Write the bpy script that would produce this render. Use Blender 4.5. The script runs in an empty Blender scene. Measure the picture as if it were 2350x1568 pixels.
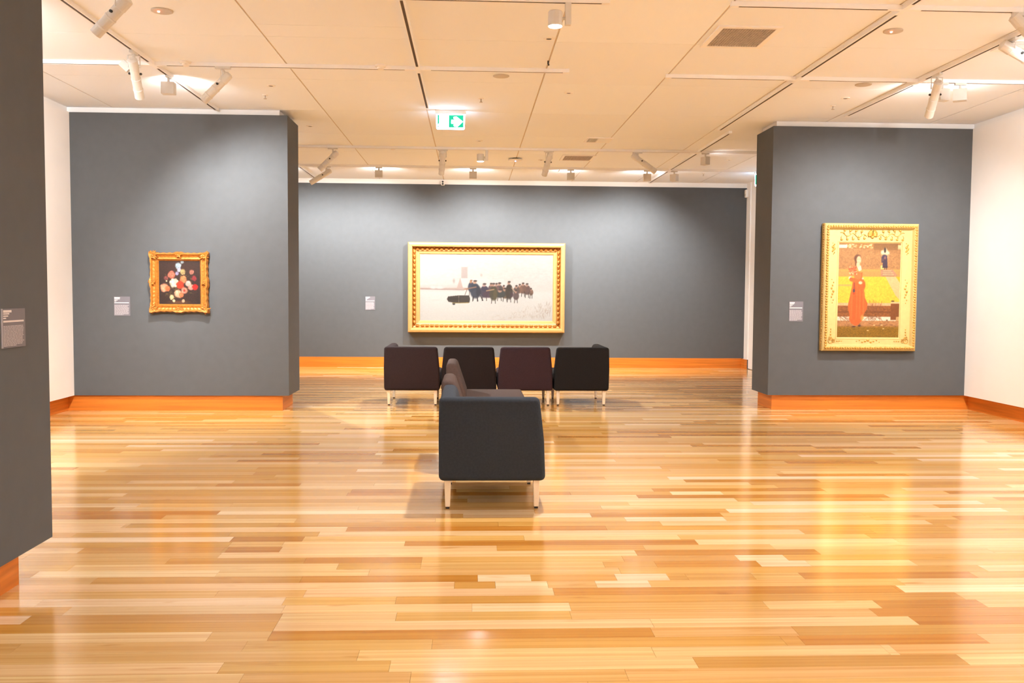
import bpy, bmesh, math, random
import numpy as np
from mathutils import Vector, Matrix

random.seed(7)
S = bpy.context.scene
COL = S.collection

# ------------------------------------------------------------------ camera, world, exposure
H = 1.5
RX = Vector((0.99897511, -0.04470721, 0.00707113))
UY = Vector((-0.00465774, 0.05385763, 0.99853776))
FW = Vector((0.04502267, 0.9975473, -0.05359419))
FPX = 2082.15
cam_data = bpy.data.cameras.new('camera')
cam_data.sensor_width = 36.0
cam_data.lens = FPX * 36.0 / 2350.0
cam_data.clip_start = 0.05
cam = bpy.data.objects.new('camera', cam_data)
COL.objects.link(cam)
cam.matrix_world = Matrix(((RX.x, UY.x, -FW.x, 0), (RX.y, UY.y, -FW.y, 0), (RX.z, UY.z, -FW.z, H), (0, 0, 0, 1)))
S.camera = cam

world = bpy.data.worlds.new('world')
S.world = world
world.use_nodes = True
world.node_tree.nodes['Background'].inputs[0].default_value = (1.0, 0.93, 0.85, 1)
world.node_tree.nodes['Background'].inputs[1].default_value = 0.05

S.view_settings.view_transform = 'Standard'
S.view_settings.look = 'None'
S.view_settings.gamma = 1.0
S.view_settings.use_curve_mapping = False
S.view_settings.exposure = 0.92
S.cycles.diffuse_bounces = 8
S.cycles.max_bounces = 12
S.cycles.sample_clamp_indirect = 6.0
S.cycles.caustics_reflective = False

WARM = (1.0, 0.985, 0.955)      # gallery lamps
NEUT = (1.0, 0.995, 0.98)


def spot(name, parent, loc, direction, energy, cone, blend=1.0, radius=0.05, color=WARM):
    d = bpy.data.lights.new(name, 'SPOT')
    d.energy = energy
    d.spot_size = math.radians(cone)
    d.spot_blend = blend
    d.shadow_soft_size = radius
    d.color = color
    o = bpy.data.objects.new(name, d)
    COL.objects.link(o)
    o.rotation_euler = Vector(direction).to_track_quat('-Z', 'Y').to_euler()
    o.location = loc
    if parent:
        o.parent = parent
    return o


# unseen lamps added as ambient fill; the third follows the right partition's shadow line
DOWN = 100
for i, (x, y, e) in enumerate([(-1.5, 2.6, 0.9), (2.6, 2.4, 0.9), (4.9, 6.5, 1.5), (0.6, -0.8, 0.8),
                               (3.4, -1.0, 0.7), (-1.6, -1.2, 0.7)]):
    spot('unseen_lamp', None, (x, y, 3.5), (0, 0, -1), DOWN * e, 150, 0.9, 0.08)

# ------------------------------------------------------------------ helpers

def tag(o, label=None, cat=None, group=None, kind=None):
    if label: o['label'] = label
    if cat: o['category'] = cat
    if group: o['group'] = group
    if kind: o['kind'] = kind
    return o


def empty(name, loc, label=None, cat=None, group=None, rz=0):
    o = bpy.data.objects.new(name, None)
    COL.objects.link(o)
    o.location = loc
    o.rotation_euler = (0, 0, rz)
    o.empty_display_size = 0.1
    return tag(o, label, cat, group)


def mesh_of(name, bm, mat, smooth=False):
    bmesh.ops.recalc_face_normals(bm, faces=bm.faces[:])
    me = bpy.data.meshes.new(name)
    bm.to_mesh(me)
    bm.free()
    for m in (mat if isinstance(mat, (list, tuple)) else [mat]):
        me.materials.append(m)
    if smooth:
        me.polygons.foreach_set('use_smooth', [True] * len(me.polygons))
    return me


def link(name, me, parent=None, loc=(0, 0, 0)):
    o = bpy.data.objects.new(name, me)
    COL.objects.link(o)
    o.location = loc
    if parent: o.parent = parent
    return o


def obj(name, bm, mat, parent=None, loc=(0, 0, 0), smooth=False):
    return link(name, mesh_of(name, bm, mat, smooth), parent, loc)


def box(bm, x0, x1, y0, y1, z0, z1, mi=0):
    v = [bm.verts.new(p) for p in ((x0, y0, z0), (x1, y0, z0), (x1, y1, z0), (x0, y1, z0),
                                   (x0, y0, z1), (x1, y0, z1), (x1, y1, z1), (x0, y1, z1))]
    for f in ((0, 3, 2, 1), (4, 5, 6, 7), (0, 1, 5, 4), (1, 2, 6, 5), (2, 3, 7, 6), (3, 0, 4, 7)):
        bm.faces.new([v[i] for i in f]).material_index = mi
    return v


def bx(x0, x1, y0, y1, z0, z1, bevel=0, seg=2):
    bm = bmesh.new()
    box(bm, x0, x1, y0, y1, z0, z1)
    if bevel:
        bmesh.ops.bevel(bm, geom=bm.edges[:], offset=bevel, segments=seg, profile=0.6, affect='EDGES')
    return bm


def prism(bm, pts, axis_fn, h0, h1):
    """extrude polygon pts (a,b) between h0,h1; axis_fn(a,b,h)->xyz"""
    lo = [bm.verts.new(axis_fn(a, b, h0)) for a, b in pts]
    hi = [bm.verts.new(axis_fn(a, b, h1)) for a, b in pts]
    n = len(pts)
    bm.faces.new(lo)
    bm.faces.new(hi[::-1])
    for i in range(n):
        bm.faces.new((lo[i], lo[(i + 1) % n], hi[(i + 1) % n], hi[i]))


def lathe(bm, prof, origin=(0, 0, 0), direction=(0, 0, 1), n=20):
    """prof: list of (t, r) along direction"""
    d = Vector(direction).normalized()
    q = d.to_track_quat('Z', 'Y')
    o = Vector(origin)
    rings = []
    for t, r in prof:
        if r < 1e-6:
            rings.append([bm.verts.new(o + d * t)])
        else:
            rings.append([bm.verts.new(o + q @ Vector((r * math.cos(2 * math.pi * i / n), r * math.sin(2 * math.pi * i / n), t)))
                          for i in range(n)])
    for a, b in zip(rings, rings[1:]):
        if len(a) == 1 and len(b) == 1: continue
        for i in range(n):
            j = (i + 1) % n
            if len(a) == 1: bm.faces.new((a[0], b[j], b[i]))
            elif len(b) == 1: bm.faces.new((a[i], a[j], b[0]))
            else: bm.faces.new((a[i], a[j], b[j], b[i]))
    if len(rings[0]) > 1: bm.faces.new(rings[0][::-1])
    if len(rings[-1]) > 1: bm.faces.new(rings[-1])
    return bm


def tube(bm, pts, r, n=8):
    pts = [Vector(p) for p in pts]
    rings = []
    for i, p in enumerate(pts):
        t = (pts[min(i + 1, len(pts) - 1)] - pts[max(i - 1, 0)]).normalized()
        q = t.to_track_quat('Z', 'Y')
        rr = r[i] if isinstance(r, (list, tuple)) else r
        rings.append([bm.verts.new(p + q @ Vector((rr * math.cos(2 * math.pi * k / n), rr * math.sin(2 * math.pi * k / n), 0)))
                      for k in range(n)])
    for a, b in zip(rings, rings[1:]):
        for k in range(n):
            bm.faces.new((a[k], a[(k + 1) % n], b[(k + 1) % n], b[k]))
    bm.faces.new(rings[0][::-1])
    bm.faces.new(rings[-1])


def blob(bm, c, r, n=8, m=5):
    """ellipsoid, r = (rx,ry,rz)"""
    c = Vector(c)
    rings = []
    for j in range(m + 1):
        th = math.pi * j / m
        if j in (0, m):
            rings.append([bm.verts.new(c + Vector((0, 0, r[2] * math.cos(th))))])
        else:
            rings.append([bm.verts.new(c + Vector((r[0] * math.sin(th) * math.cos(2 * math.pi * i / n),
                                                   r[1] * math.sin(th) * math.sin(2 * math.pi * i / n),
                                                   r[2] * math.cos(th)))) for i in range(n)])
    for a, b in zip(rings, rings[1:]):
        for i in range(n):
            k = (i + 1) % n
            if len(a) == 1: bm.faces.new((a[0], b[i], b[k]))
            elif len(b) == 1: bm.faces.new((a[i], b[0], a[k]))
            else: bm.faces.new((a[i], b[i], b[k], a[k]))


# ------------------------------------------------------------------ materials

def lin(c):
    return tuple(((v / 255.0) / 12.92 if v <= 10 else (((v / 255.0) + 0.055) / 1.055) ** 2.4) for v in c)


class NT:
    def __init__(self, name):
        self.m = bpy.data.materials.new(name)
        self.m.use_nodes = True
        self.t = self.m.node_tree
        self.b = self.t.nodes['Principled BSDF']

    def n(self, kind, **kw):
        x = self.t.nodes.new(kind)
        for k, v in kw.items(): setattr(x, k, v)
        return x

    def l(self, a, b): self.t.links.new(a, b)


def mat(name, color, rough=0.6, metal=0.0, spec=0.4, noise=0.0, nscale=20.0, bump=0.0, bscale=60.0, stretch=(1, 1, 1), emit=None):
    k = NT(name)
    b = k.b
    b.inputs['Base Color'].default_value = (*color, 1)
    b.inputs['Roughness'].default_value = rough
    b.inputs['Metallic'].default_value = metal
    b.inputs['Specular IOR Level'].default_value = spec
    if emit:
        b.inputs['Emission Color'].default_value = (*emit[0], 1)
        b.inputs['Emission Strength'].default_value = emit[1]
    if noise or bump:
        geo = k.n('ShaderNodeNewGeometry')
        mp = k.n('ShaderNodeMapping')
        mp.inputs['Scale'].default_value = stretch
        k.l(geo.outputs['Position'], mp.inputs['Vector'])
    if noise:
        nz = k.n('ShaderNodeTexNoise')
        nz.inputs['Scale'].default_value = nscale
        nz.inputs['Detail'].default_value = 4
        k.l(mp.outputs[0], nz.inputs['Vector'])
        mx = k.n('ShaderNodeMix', data_type='RGBA', blend_type='MULTIPLY')
        mx.inputs['Factor'].default_value = 1.0
        rg = k.n('ShaderNodeMapRange')
        rg.inputs['From Min'].default_value = 0.3
        rg.inputs['From Max'].default_value = 0.7
        rg.inputs['To Min'].default_value = 1 - noise
        rg.inputs['To Max'].default_value = 1 + noise
        k.l(nz.outputs['Fac'], rg.inputs['Value'])
        cb = k.n('ShaderNodeCombineColor')
        for i in range(3): k.l(rg.outputs[0], cb.inputs[i])
        mx.inputs['A'].default_value = (*color, 1)
        k.l(cb.outputs[0], mx.inputs['B'])
        k.l(mx.outputs['Result'], b.inputs['Base Color'])
    if bump:
        n2 = k.n('ShaderNodeTexNoise')
        n2.inputs['Scale'].default_value = bscale
        n2.inputs['Detail'].default_value = 3
        k.l(mp.outputs[0], n2.inputs['Vector'])
        bp = k.n('ShaderNodeBump')
        bp.inputs['Strength'].default_value = bump
        bp.inputs['Distance'].default_value = 0.01
        k.l(n2.outputs['Fac'], bp.inputs['Height'])
        k.l(bp.outputs[0], b.inputs['Normal'])
    return k.m


def wood_floor(name, from_attr):
    k = NT(name)
    b = k.b
    if from_attr:
        src = k.n('ShaderNodeAttribute', attribute_name='tint').outputs['Color']
        rnd = None
    else:
        oi = k.n('ShaderNodeObjectInfo')
        src = oi.outputs['Color']
        rnd = oi.outputs['Random']
    geo = k.n('ShaderNodeNewGeometry')
    mp = k.n('ShaderNodeMapping')
    mp.inputs['Scale'].default_value = (0.55, 42, 1)
    k.l(geo.outputs['Position'], mp.inputs['Vector'])
    if rnd:
        cx = k.n('ShaderNodeCombineXYZ')
        mu = k.n('ShaderNodeMath', operation='MULTIPLY')
        mu.inputs[1].default_value = 37.0
        k.l(rnd, mu.inputs[0])
        k.l(mu.outputs[0], cx.inputs[0])
        k.l(mu.outputs[0], cx.inputs[2])
        k.l(cx.outputs[0], mp.inputs['Location'])
    n1 = k.n('ShaderNodeTexNoise')
    n1.inputs['Scale'].default_value = 1.0
    n1.inputs['Detail'].default_value = 5
    n1.inputs['Distortion'].default_value = 0.4
    k.l(mp.outputs[0], n1.inputs['Vector'])
    rg = k.n('ShaderNodeMapRange')
    for i, v in (('From Min', 0.25), ('From Max', 0.75), ('To Min', 0.72), ('To Max', 1.22)): rg.inputs[i].default_value = v
    k.l(n1.outputs['Fac'], rg.inputs['Value'])
    # rare gum veins / knots
    mp2 = k.n('ShaderNodeMapping')
    mp2.inputs['Scale'].default_value = (2.2, 11, 1)
    k.l(geo.outputs['Position'], mp2.inputs['Vector'])
    n2 = k.n('ShaderNodeTexNoise')
    n2.inputs['Scale'].default_value = 1.3
    n2.inputs['Detail'].default_value = 2
    k.l(mp2.outputs[0], n2.inputs['Vector'])
    r2 = k.n('ShaderNodeMapRange')
    for i, v in (('From Min', 0.66), ('From Max', 0.80), ('To Min', 1.0), ('To Max', 0.62)): r2.inputs[i].default_value = v
    k.l(n2.outputs['Fac'], r2.inputs['Value'])
    ml = k.n('ShaderNodeMath', operation='MULTIPLY')
    k.l(rg.outputs[0], ml.inputs[0])
    k.l(r2.outputs[0], ml.inputs[1])
    cb = k.n('ShaderNodeCombineColor')
    pw = k.n('ShaderNodeMath', operation='POWER')
    pw.inputs[1].default_value = 1.6
    k.l(ml.outputs[0], pw.inputs[0])
    pr = k.n('ShaderNodeMath', operation='POWER')
    pr.inputs[1].default_value = 0.6
    k.l(ml.outputs[0], pr.inputs[0])
    k.l(pr.outputs[0], cb.inputs[0])
    k.l(ml.outputs[0], cb.inputs[1])
    k.l(pw.outputs[0], cb.inputs[2])
    mx = k.n('ShaderNodeMix', data_type='RGBA', blend_type='MULTIPLY')
    mx.inputs['Factor'].default_value = 1.0
    k.l(src, mx.inputs['A'])
    k.l(cb.outputs[0], mx.inputs['B'])
    k.l(mx.outputs['Result'], b.inputs['Base Color'])
    b.inputs['Roughness'].default_value = 0.14
    b.inputs['Specular IOR Level'].default_value = 0.80
    bp = k.n('ShaderNodeBump')
    bp.inputs['Strength'].default_value = 0.05
    bp.inputs['Distance'].default_value = 0.004
    k.l(n1.outputs['Fac'], bp.inputs['Height'])
    k.l(bp.outputs[0], b.inputs['Normal'])
    return k.m


def ceiling_mat():
    k = NT('ceiling_board')
    oi = k.n('ShaderNodeObjectInfo')
    k.l(oi.outputs['Color'], k.b.inputs['Base Color'])
    k.b.inputs['Roughness'].default_value = 0.85
    k.b.inputs['Specular IOR Level'].default_value = 0.1
    return k.m


def paint_mat(name):
    k = NT(name)
    a = k.n('ShaderNodeAttribute', attribute_name='paint')
    geo = k.n('ShaderNodeNewGeometry')
    nz = k.n('ShaderNodeTexNoise')
    nz.inputs['Scale'].default_value = 90
    k.l(geo.outputs['Position'], nz.inputs['Vector'])
    bp = k.n('ShaderNodeBump')
    bp.inputs['Strength'].default_value = 0.08
    bp.inputs['Distance'].default_value = 0.003
    k.l(nz.outputs['Fac'], bp.inputs['Height'])
    k.l(bp.outputs[0], k.b.inputs['Normal'])
    k.l(a.outputs['Color'], k.b.inputs['Base Color'])
    k.b.inputs['Roughness'].default_value = 0.55
    k.b.inputs['Specular IOR Level'].default_value = 0.25
    return k.m


M_SLATE = mat('slate_paint', (0.085, 0.090, 0.096), 0.75, spec=0.25, noise=0.03, nscale=9, bump=0.03, bscale=220)
M_WHITE = mat('white_paint', (0.86, 0.85, 0.845), 0.7, spec=0.25, noise=0.012, nscale=3)
M_TRIM = mat('white_trim', (0.85, 0.84, 0.83), 0.55, spec=0.3, noise=0.01, nscale=3)
M_PLINTH = mat('honey_timber', (0.56, 0.165, 0.020), 0.38, spec=0.4, noise=0.20, nscale=1.0, stretch=(1.2, 1.2, 34))
M_FLOOR = wood_floor('timber_plank', False)
M_FLOOR2 = wood_floor('timber_plank_far', True)
M_SUB = mat('dark_underfloor', (0.10, 0.045, 0.018), 0.8, noise=0.1)
M_CEIL = ceiling_mat()
M_GAP = mat('ceiling_gap', (0.62, 0.54, 0.47), 0.9, noise=0.05)
M_TRACK = mat('white_track', (0.87, 0.88, 0.91), 0.5, noise=0.01)
M_SLOT = mat('track_slot', (0.07, 0.045, 0.03), 0.7, noise=0.1)
M_LAMP = mat('lamp_white', (0.66, 0.645, 0.62), 0.38, spec=0.5, noise=0.015)
M_BOXL = mat('flood_body', (0.60, 0.58, 0.55), 0.5, noise=0.02)
M_DARK = mat('dark_metal', (0.03, 0.028, 0.026), 0.5, noise=0.1)
M_LED = mat('lit_lens', (1, 1, 1), 0.4, noise=0.01, emit=((1.0, 0.96, 0.9), 14.0))
M_LENS = mat('spot_lens', (1, 1, 1), 0.3, noise=0.01, emit=((1.0, 0.93, 0.84), 5.0))
M_VENT = mat('vent_grey', (0.44, 0.38, 0.32), 0.6, noise=0.15, nscale=25)
M_VBACK = mat('vent_back', (0.15, 0.105, 0.075), 0.9, noise=0.2, nscale=12)
M_GREYDISC = mat('grey_plastic', (0.52, 0.47, 0.41), 0.6, noise=0.02)
M_WPLASTIC = mat('white_plastic', (0.82, 0.79, 0.75), 0.4, noise=0.01)
M_REDLED = mat('red_led', (0.8, 0.1, 0.1), 0.3, noise=0.01, emit=((1.0, 0.12, 0.08), 9.0))
M_BLUELED = mat('blue_led', (0.2, 0.3, 1), 0.3, noise=0.01, emit=((0.25, 0.4, 1.0), 9.0))
M_EXITW = mat('exit_white', (0.9, 0.95, 0.95), 0.4, noise=0.01, emit=((0.45, 0.76, 1.0), 8.0))
M_EXITG = mat('exit_green', (0.0, 0.22, 0.12), 0.4, noise=0.01, emit=((0.0, 0.55, 0.30), 0.5))
M_EXITS = mat('exit_faint_stroke', (0.4, 0.5, 0.48), 0.4, noise=0.01, emit=((0.55, 0.65, 0.62), 0.8))
M_LABEL = mat('label_panel', (0.150, 0.140, 0.162), 0.6, noise=0.03)
M_LABEL_EDGE = mat('label_edge', (0.35, 0.33, 0.36), 0.6, noise=0.03)
M_PRINT = mat('label_print', (0.42, 0.39, 0.41), 0.6, noise=0.03)
M_PRINTB = mat('label_print_bold', (0.62, 0.58, 0.58), 0.6, noise=0.03)
M_GOLD = mat('gilded_gold', (0.55, 0.30, 0.06), 0.42, metal=0.35, noise=0.10, nscale=30, bump=0.12, bscale=60)
M_GOLD_PALE = mat('pale_gilding', (0.54, 0.40, 0.155), 0.5, metal=0.15, noise=0.05, nscale=20)
M_GOLD_LIGHT = mat('light_gold', (0.46, 0.27, 0.095), 0.42, metal=0.25, noise=0.05, nscale=18)
M_GOLD_DEEP = mat('deep_gold', (0.34, 0.125, 0.016), 0.40, metal=0.3, noise=0.12, nscale=40)
M_ORNATE = mat('ornate_orange_gold', (0.44, 0.165, 0.026), 0.40, metal=0.3, noise=0.25, nscale=45, bump=0.3, bscale=55)
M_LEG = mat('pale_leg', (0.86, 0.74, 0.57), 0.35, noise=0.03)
M_LEGSHADE = mat('shaded_leg', (0.62, 0.56, 0.50), 0.35, noise=0.03)  # pale leg colour darkened for the chair legs standing in shade
M_FOOT = mat('dark_foot', (0.03, 0.02, 0.015), 0.6, noise=0.05)
PAINT = paint_mat('oil_paint')


def fabric(name, c):
    return mat(name, c, 0.92, spec=0.15, noise=0.10, nscale=70, bump=0.25, bscale=420)


M_FAB_BLUE = fabric('charcoal_blue_fabric', (0.031, 0.038, 0.050))
M_FAB_PLUMBROWN = fabric('plum_brown_fabric', (0.027, 0.0165, 0.0175))
M_FAB_BROWN = fabric('dark_brown_fabric', (0.017, 0.012, 0.012))
M_FAB_PLUM = fabric('plum_fabric', (0.036, 0.0195, 0.024))
M_FAB_BLACK = fabric('near_black_fabric', (0.0135, 0.012, 0.012))
M_FAB_TAUPE = fabric('taupe_fabric', (0.074, 0.049, 0.043))

# ------------------------------------------------------------------ room numbers (metres, camera at 0,0,1.5)
ZC, ZT, ZB = 3.7345, 3.664, 0.192
XL, XRT = -4.91, 6.488            # white side walls
XA, YA, TA = -2.276, 11.426, 0.70  # slate partition, left
XB, YB, TB = 3.867, 11.616, 0.675  # slate partition, right
XC, YC = -2.211, 4.849            # near partition
YK, XK = 18.221, 5.548            # back wall
YF = -4.5                         # wall behind the camera
RP = 0.085                        # plinth and head recess


def struct(name, bm, m, label, parent=None):
    o = obj(name, bm, m, parent)
    if parent is None:
        tag(o, label, None, None, 'structure')
    return o


# walls
struct('wall_left', bx(XL - .3, XL, YF, YK + .3, ZB, ZT), M_WHITE, 'white gallery wall on the left behind the near partition')
struct('wall_right', bx(XRT, XRT + .3, YF, YK + .3, ZB, ZT), M_WHITE, 'white gallery wall at the right edge of the room')
struct('wall_front', bx(XL, XRT, YF - .3, YF, 0, ZC), M_WHITE, 'white wall behind the viewer')
struct('wall_back', bx(XL, XK, YK, YK + .3, .1985, 3.6434), M_SLATE, 'long slate grey wall at the far end of the gallery')
struct('wall_middle_left', bx(XL, XA, YA, YA + TA, ZB, ZT), M_SLATE, 'slate grey partition wall left of the opening')
struct('wall_middle_right', bx(XB, XRT, YB, YB + TB, ZB, ZT), M_SLATE, 'slate grey partition wall right of the opening')
struct('wall_near_left', bx(XC - .62, XC, YF, YC, ZB, ZT), M_SLATE, 'slate grey partition end closest to the viewer at far left')
# pale return wall at the right of the back wall, with a flush door
struct('wall_return', bx(XK, XK + .3, 17.98, YK + .3, .19, ZC), M_TRIM, 'narrow white wall return at the right end of the back wall')
struct('wall_return_far', bx(XK + .03, XK + .3, YB + TB, 16.3, 0, ZC), M_WHITE, 'white wall behind the right partition')
door = bx(XK + .02, XK + .06, 16.3, 17.98, .012, ZC)
struct('door_1', door, M_WHITE, 'tall flush white door panel beside the back wall')
struct('trim_1', bx(XK + .06, XK + .3, 16.3, 17.98, 0, ZC), M_WHITE, 'white reveal behind the flush door')

# recessed timber plinths
def base(name, x0, x1, y0, y1, label, z1=ZB):
    struct(name, bx(x0, x1, y0, y1, 0, z1), M_PLINTH, label)

base('baseboard_left', XL - .3, XL - RP, YF, YK + .3, 'honey timber plinth under the white left wall')
base('baseboard_right', XRT + RP, XRT + .3, YF, YK + .3, 'honey timber plinth under the white right wall')
base('baseboard_middle_left', XL - RP, XA - RP, YA + .03, YA + TA - .03, 'honey timber plinth under the left slate partition')
base('baseboard_middle_right', XB + .07, XRT + RP, YB + .05, YB + TB - .05, 'honey timber plinth under the right slate partition')
base('baseboard_near_left', XC - .62 + RP, XC - RP, YF, YC - .19, 'honey timber plinth under the near left partition')
base('baseboard_back', XL, XK - .05, YK - .02, YK + .3, 'honey timber baseboard along the far wall', .1985)
base('baseboard_return', XK - .05, XK, 17.98, YK + .3, 'honey timber baseboard on the white return', .19)

# recessed white head bands up to the ceiling
def head(name, x0, x1, y0, y1, label, z0=ZT):
    struct(name, bx(x0, x1, y0, y1, z0, ZC), M_TRIM, label)

head('trim_2', XL - .3, XL - .05, YF, YK + .3, 'white head band above the left white wall')
head('trim_3', XRT + .05, XRT + .3, YF, YK + .3, 'white head band above the right white wall')
head('trim_4', XL - .05, XA - .107, YA + .06, YA + TA - .06, 'white head band above the left slate partition')
head('trim_5', XB + .06, XRT + .05, YB + .06, YB + TB - .06, 'white head band above the right slate partition')
head('trim_6', XC - .55, XC - .07, YF, YC - .07, 'white head band above the near partition')
head('trim_7', XL, XK, YK + .01, YK + .3, 'white head band above the far slate wall', 3.6434)

# ------------------------------------------------------------------ floor planks
floor = struct('floor', bx(XL - .3, XRT + .3, YF, YK + .3, -.06, -.02), M_SUB, 'glossy honey timber plank floor')
W0, PW = 4.532, 0.1115
FEAT = [(-9, -0.99, -0.32, 'm'), (-9, -0.32, 0.92, 'l'), (-8, -0.46, 0.77, 'l'), (-8, 0.78, 1.76, 'l'), (-8, 1.8, 3.36, 'm'), (-7, -0.95, -0.16, 'm'), (-7, -0.16, 1.36, 'e'), (-7, 1.44, 2.25, 'd'), (-6, -3.03, -1.13, 'l'), (-6, -1.13, -0.87, 'm'), (-6, -0.87, 0.81, 'd'), (-5, -3.07, -0.87, 'e'), (-5, 0.83, 2.05, 'l'), (-4, -0.87, -0.34, 'l'), (-4, -0.34, 0.47, 'm'), (-4, 0.48, 1.91, 'm'), (-3, -1.88, -0.88, 'l'), (-3, -0.87, 0.01, 'l'), (-3, 0.01, 0.48, 'p'), (-3, 1.43, 1.98, 'l'), (-3, 1.99, 2.5, 'd'), (-3, 2.5, 3.71, 'm'), (-2, -2.06, -0.9, 'p'), (-2, -0.89, -0.36, 'm'), (-1, -0.82, 0.42, 'l'), (-1, 0.42, 2.18, 'd'), (-1, 2.2, 3.86, 'p'), (0, -0.08, 0.13, 'e'), (0, 0.13, 0.4, 'p'), (0, 0.4, 0.65, 'm'), (0, 0.66, 0.93, 'p'), (1, -1.94, -0.88, 'e'), (1, -0.88, 0.04, 'd'), (1, 0.04, 0.32, 'p'), (1, 0.32, 0.77, 'e'), (1, 0.78, 1.05, 'p'), (1, 1.15, 1.51, 'e'), (1, 1.77, 2.71, 'd'), (2, -2.29, -1.34, 'p'), (2, -1.34, -0.54, 'l'), (3, -0.27, 0.74, 'm'), (3, 0.75, 1.03, 'e'), (3, 1.03, 1.61, 'd'), (3, 1.62, 1.89, 'p'), (4, -0.92, -0.27, 'd'), (4, 1.52, 1.8, 'p'), (5, -2.49, -1.42, 'm'), (5, 0.96, 2.03, 'd'), (6, -2.24, -1.43, 'e'), (6, -1.41, -1.1, 'd'), (6, 1.8, 4.36, 'l'), (7, -1.11, -0.39, 'l'), (7, -0.39, 1.37, 'd'), (8, -2.56, -1.44, 'p'), (8, -1.44, -1.01, 'd'), (8, -1.01, 0.33, 'm'), (8, 0.33, 1.29, 'l'), (9, -2.42, -1.48, 'e'), (9, 2.1, 2.56, 'e'), (10, -0.78, 0.87, 'd'), (11, -2.71, -2.21, 'l'), (11, -2.18, -1.23, 'e'), (12, 1.03, 1.7, 'p'), (12, 1.7, 2.71, 'm'), (14, -2.82, -1.7, 'd'), (17, 1.94, 3.03, 'e'), (19, 1.51, 1.9, 'p'), (20, 2.29, 2.72, 'd'), (22, -1.96, -1.32, 'd'), (23, 1.72, 2.81, 'd'), (34, -1.92, -0.88, 'd'), (35, 2.74, 3.59, 'd'), (37, 3.38, 4.43, 'd'), (39, -2.63, -1.49, 'd'), (44, 3.55, 4.43, 'd'), (50, 4.57, 5.22, 'd')]
TONE = {'d': (0.46, 0.195, 0.030), 'e': (0.53, 0.272, 0.062), 'm': (0.60, 0.345, 0.112), 'l': (0.68, 0.440, 0.200), 'p': (0.73, 0.520, 0.310)}


def jit(c, a=0.06):
    f = 1 + random.uniform(-a, a)
    return (c[0] * f, c[1] * f * (1 + random.uniform(-.03, .03)), c[2] * f * (1 + random.uniform(-.10, .10)))


def shown(x, y):
    v = Vector((x, y, -H))
    d = v.dot(FW)
    if d < .3: return None
    return 1175 + FPX * v.dot(RX) / d, 784 - FPX * v.dot(UY) / d


planks = []
kmin = int(math.floor((YF - W0) / PW))
kmax = int(math.ceil((YK - W0) / PW))
for k in range(kmin, kmax + 1):
    feats = sorted([f for f in FEAT if f[0] == k], key=lambda f: f[1])
    xs = []
    x = XL - .1 - random.uniform(0, 1.5)
    end = XRT + .1
    fi = 0
    last = None
    while x < end:
        if fi < len(feats) and abs(feats[fi][1] - x) < 0.02:
            x1, t = feats[fi][2], feats[fi][3]
            fi += 1
        else:
            L = random.choice((0.6, 0.9, 1.2, 1.5, 1.8, 2.2, 2.6)) * random.uniform(.85, 1.15)
            x1 = x + L
            if fi < len(feats):
                nx = feats[fi][1]
                if x1 > nx - .25: x1 = nx
            t = random.choices('demlp', (0.07, 0.24, 0.39, 0.25, 0.05))[0]
        x1 = min(x1, end)
        if x1 - x > .01: planks.append((k, max(x, XL - .3), x1, jit(TONE[t])))
        x = x1
vis = []
for i, (k, x0, x1, c) in enumerate(planks):
    yc = W0 + (k + .5) * PW
    if yc < 1: continue
    n_in = 0
    for j in range(9):
        s_ = shown(x0 + (x1 - x0) * j / 8, yc)
        if s_ and 0 < s_[0] < 2350 and s_[1] < 1568: n_in += 1
    if n_in: vis.append(((x1 - x0) * n_in / 9 / yc ** 3, i))
vis.sort(reverse=True)
near = {i for _, i in vis[:296]}
unit = mesh_of('plank', bx(0, 1, 0, 1, -.02, 0), M_FLOOR)
far = bmesh.new()
tl = far.loops.layers.float_color.new('tint')
for i, (k, x0, x1, c) in enumerate(planks):
    y0 = W0 + k * PW
    if i in near:
        o = link('plank', unit, floor, (x0 + .0005, y0 + .0005, 0))
        o.scale = (x1 - x0 - .001, PW - .001, 1)
        o.color = (*c, 1)
    else:
        vs = box(far, x0 + .0005, x1 - .0005, y0 + .0005, y0 + PW - .0005, -.02, 0)
        for f in far.faces[-6:] if False else {f for v in vs for f in v.link_faces}:
            for lp in f.loops: lp[tl] = (*c, 1)
o = obj('plank_field', far, M_FLOOR2, floor)
o['kind'] = 'stuff'

# ------------------------------------------------------------------ ceiling panels
ceil = struct('ceiling', bx(XL - .3, XRT + .3, YF, YK + .3, ZC + .007, ZC + .12), M_GAP, 'suspended ceiling of large pale panels')
GX = [XL - .3, -4.40, -3.13, -1.825, -.557, .737, 1.995, 3.285, 4.565, 5.92, XRT + .3]
GY = [YF, -3.27, -1.64, 0, 1.64, 3.28, 4.91, 6.55, 8.185, 9.79, 11.42, 13.11, 14.75, 16.45, YK + .3]
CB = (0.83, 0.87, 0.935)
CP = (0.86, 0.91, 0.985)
cu = mesh_of('ceiling_panel', bx(0, 1, 0, 1, 0, .0065), M_CEIL)
for a in range(len(GX) - 1):
    for b_ in range(len(GY) - 1):
        parts = [(GY[b_], GY[b_ + 1])]
        if a == 3 and abs(GY[b_] - 6.55) < .01: parts = [(6.55, 7.83), (7.83, 8.185)]
        for (y0, y1) in parts:
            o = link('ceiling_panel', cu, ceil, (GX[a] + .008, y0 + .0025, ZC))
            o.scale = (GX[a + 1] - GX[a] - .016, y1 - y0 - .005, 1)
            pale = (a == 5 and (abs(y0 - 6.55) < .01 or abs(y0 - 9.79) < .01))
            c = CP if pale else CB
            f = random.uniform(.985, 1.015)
            o.color = (c[0] * f, c[1] * f, c[2] * f, 1)

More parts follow.
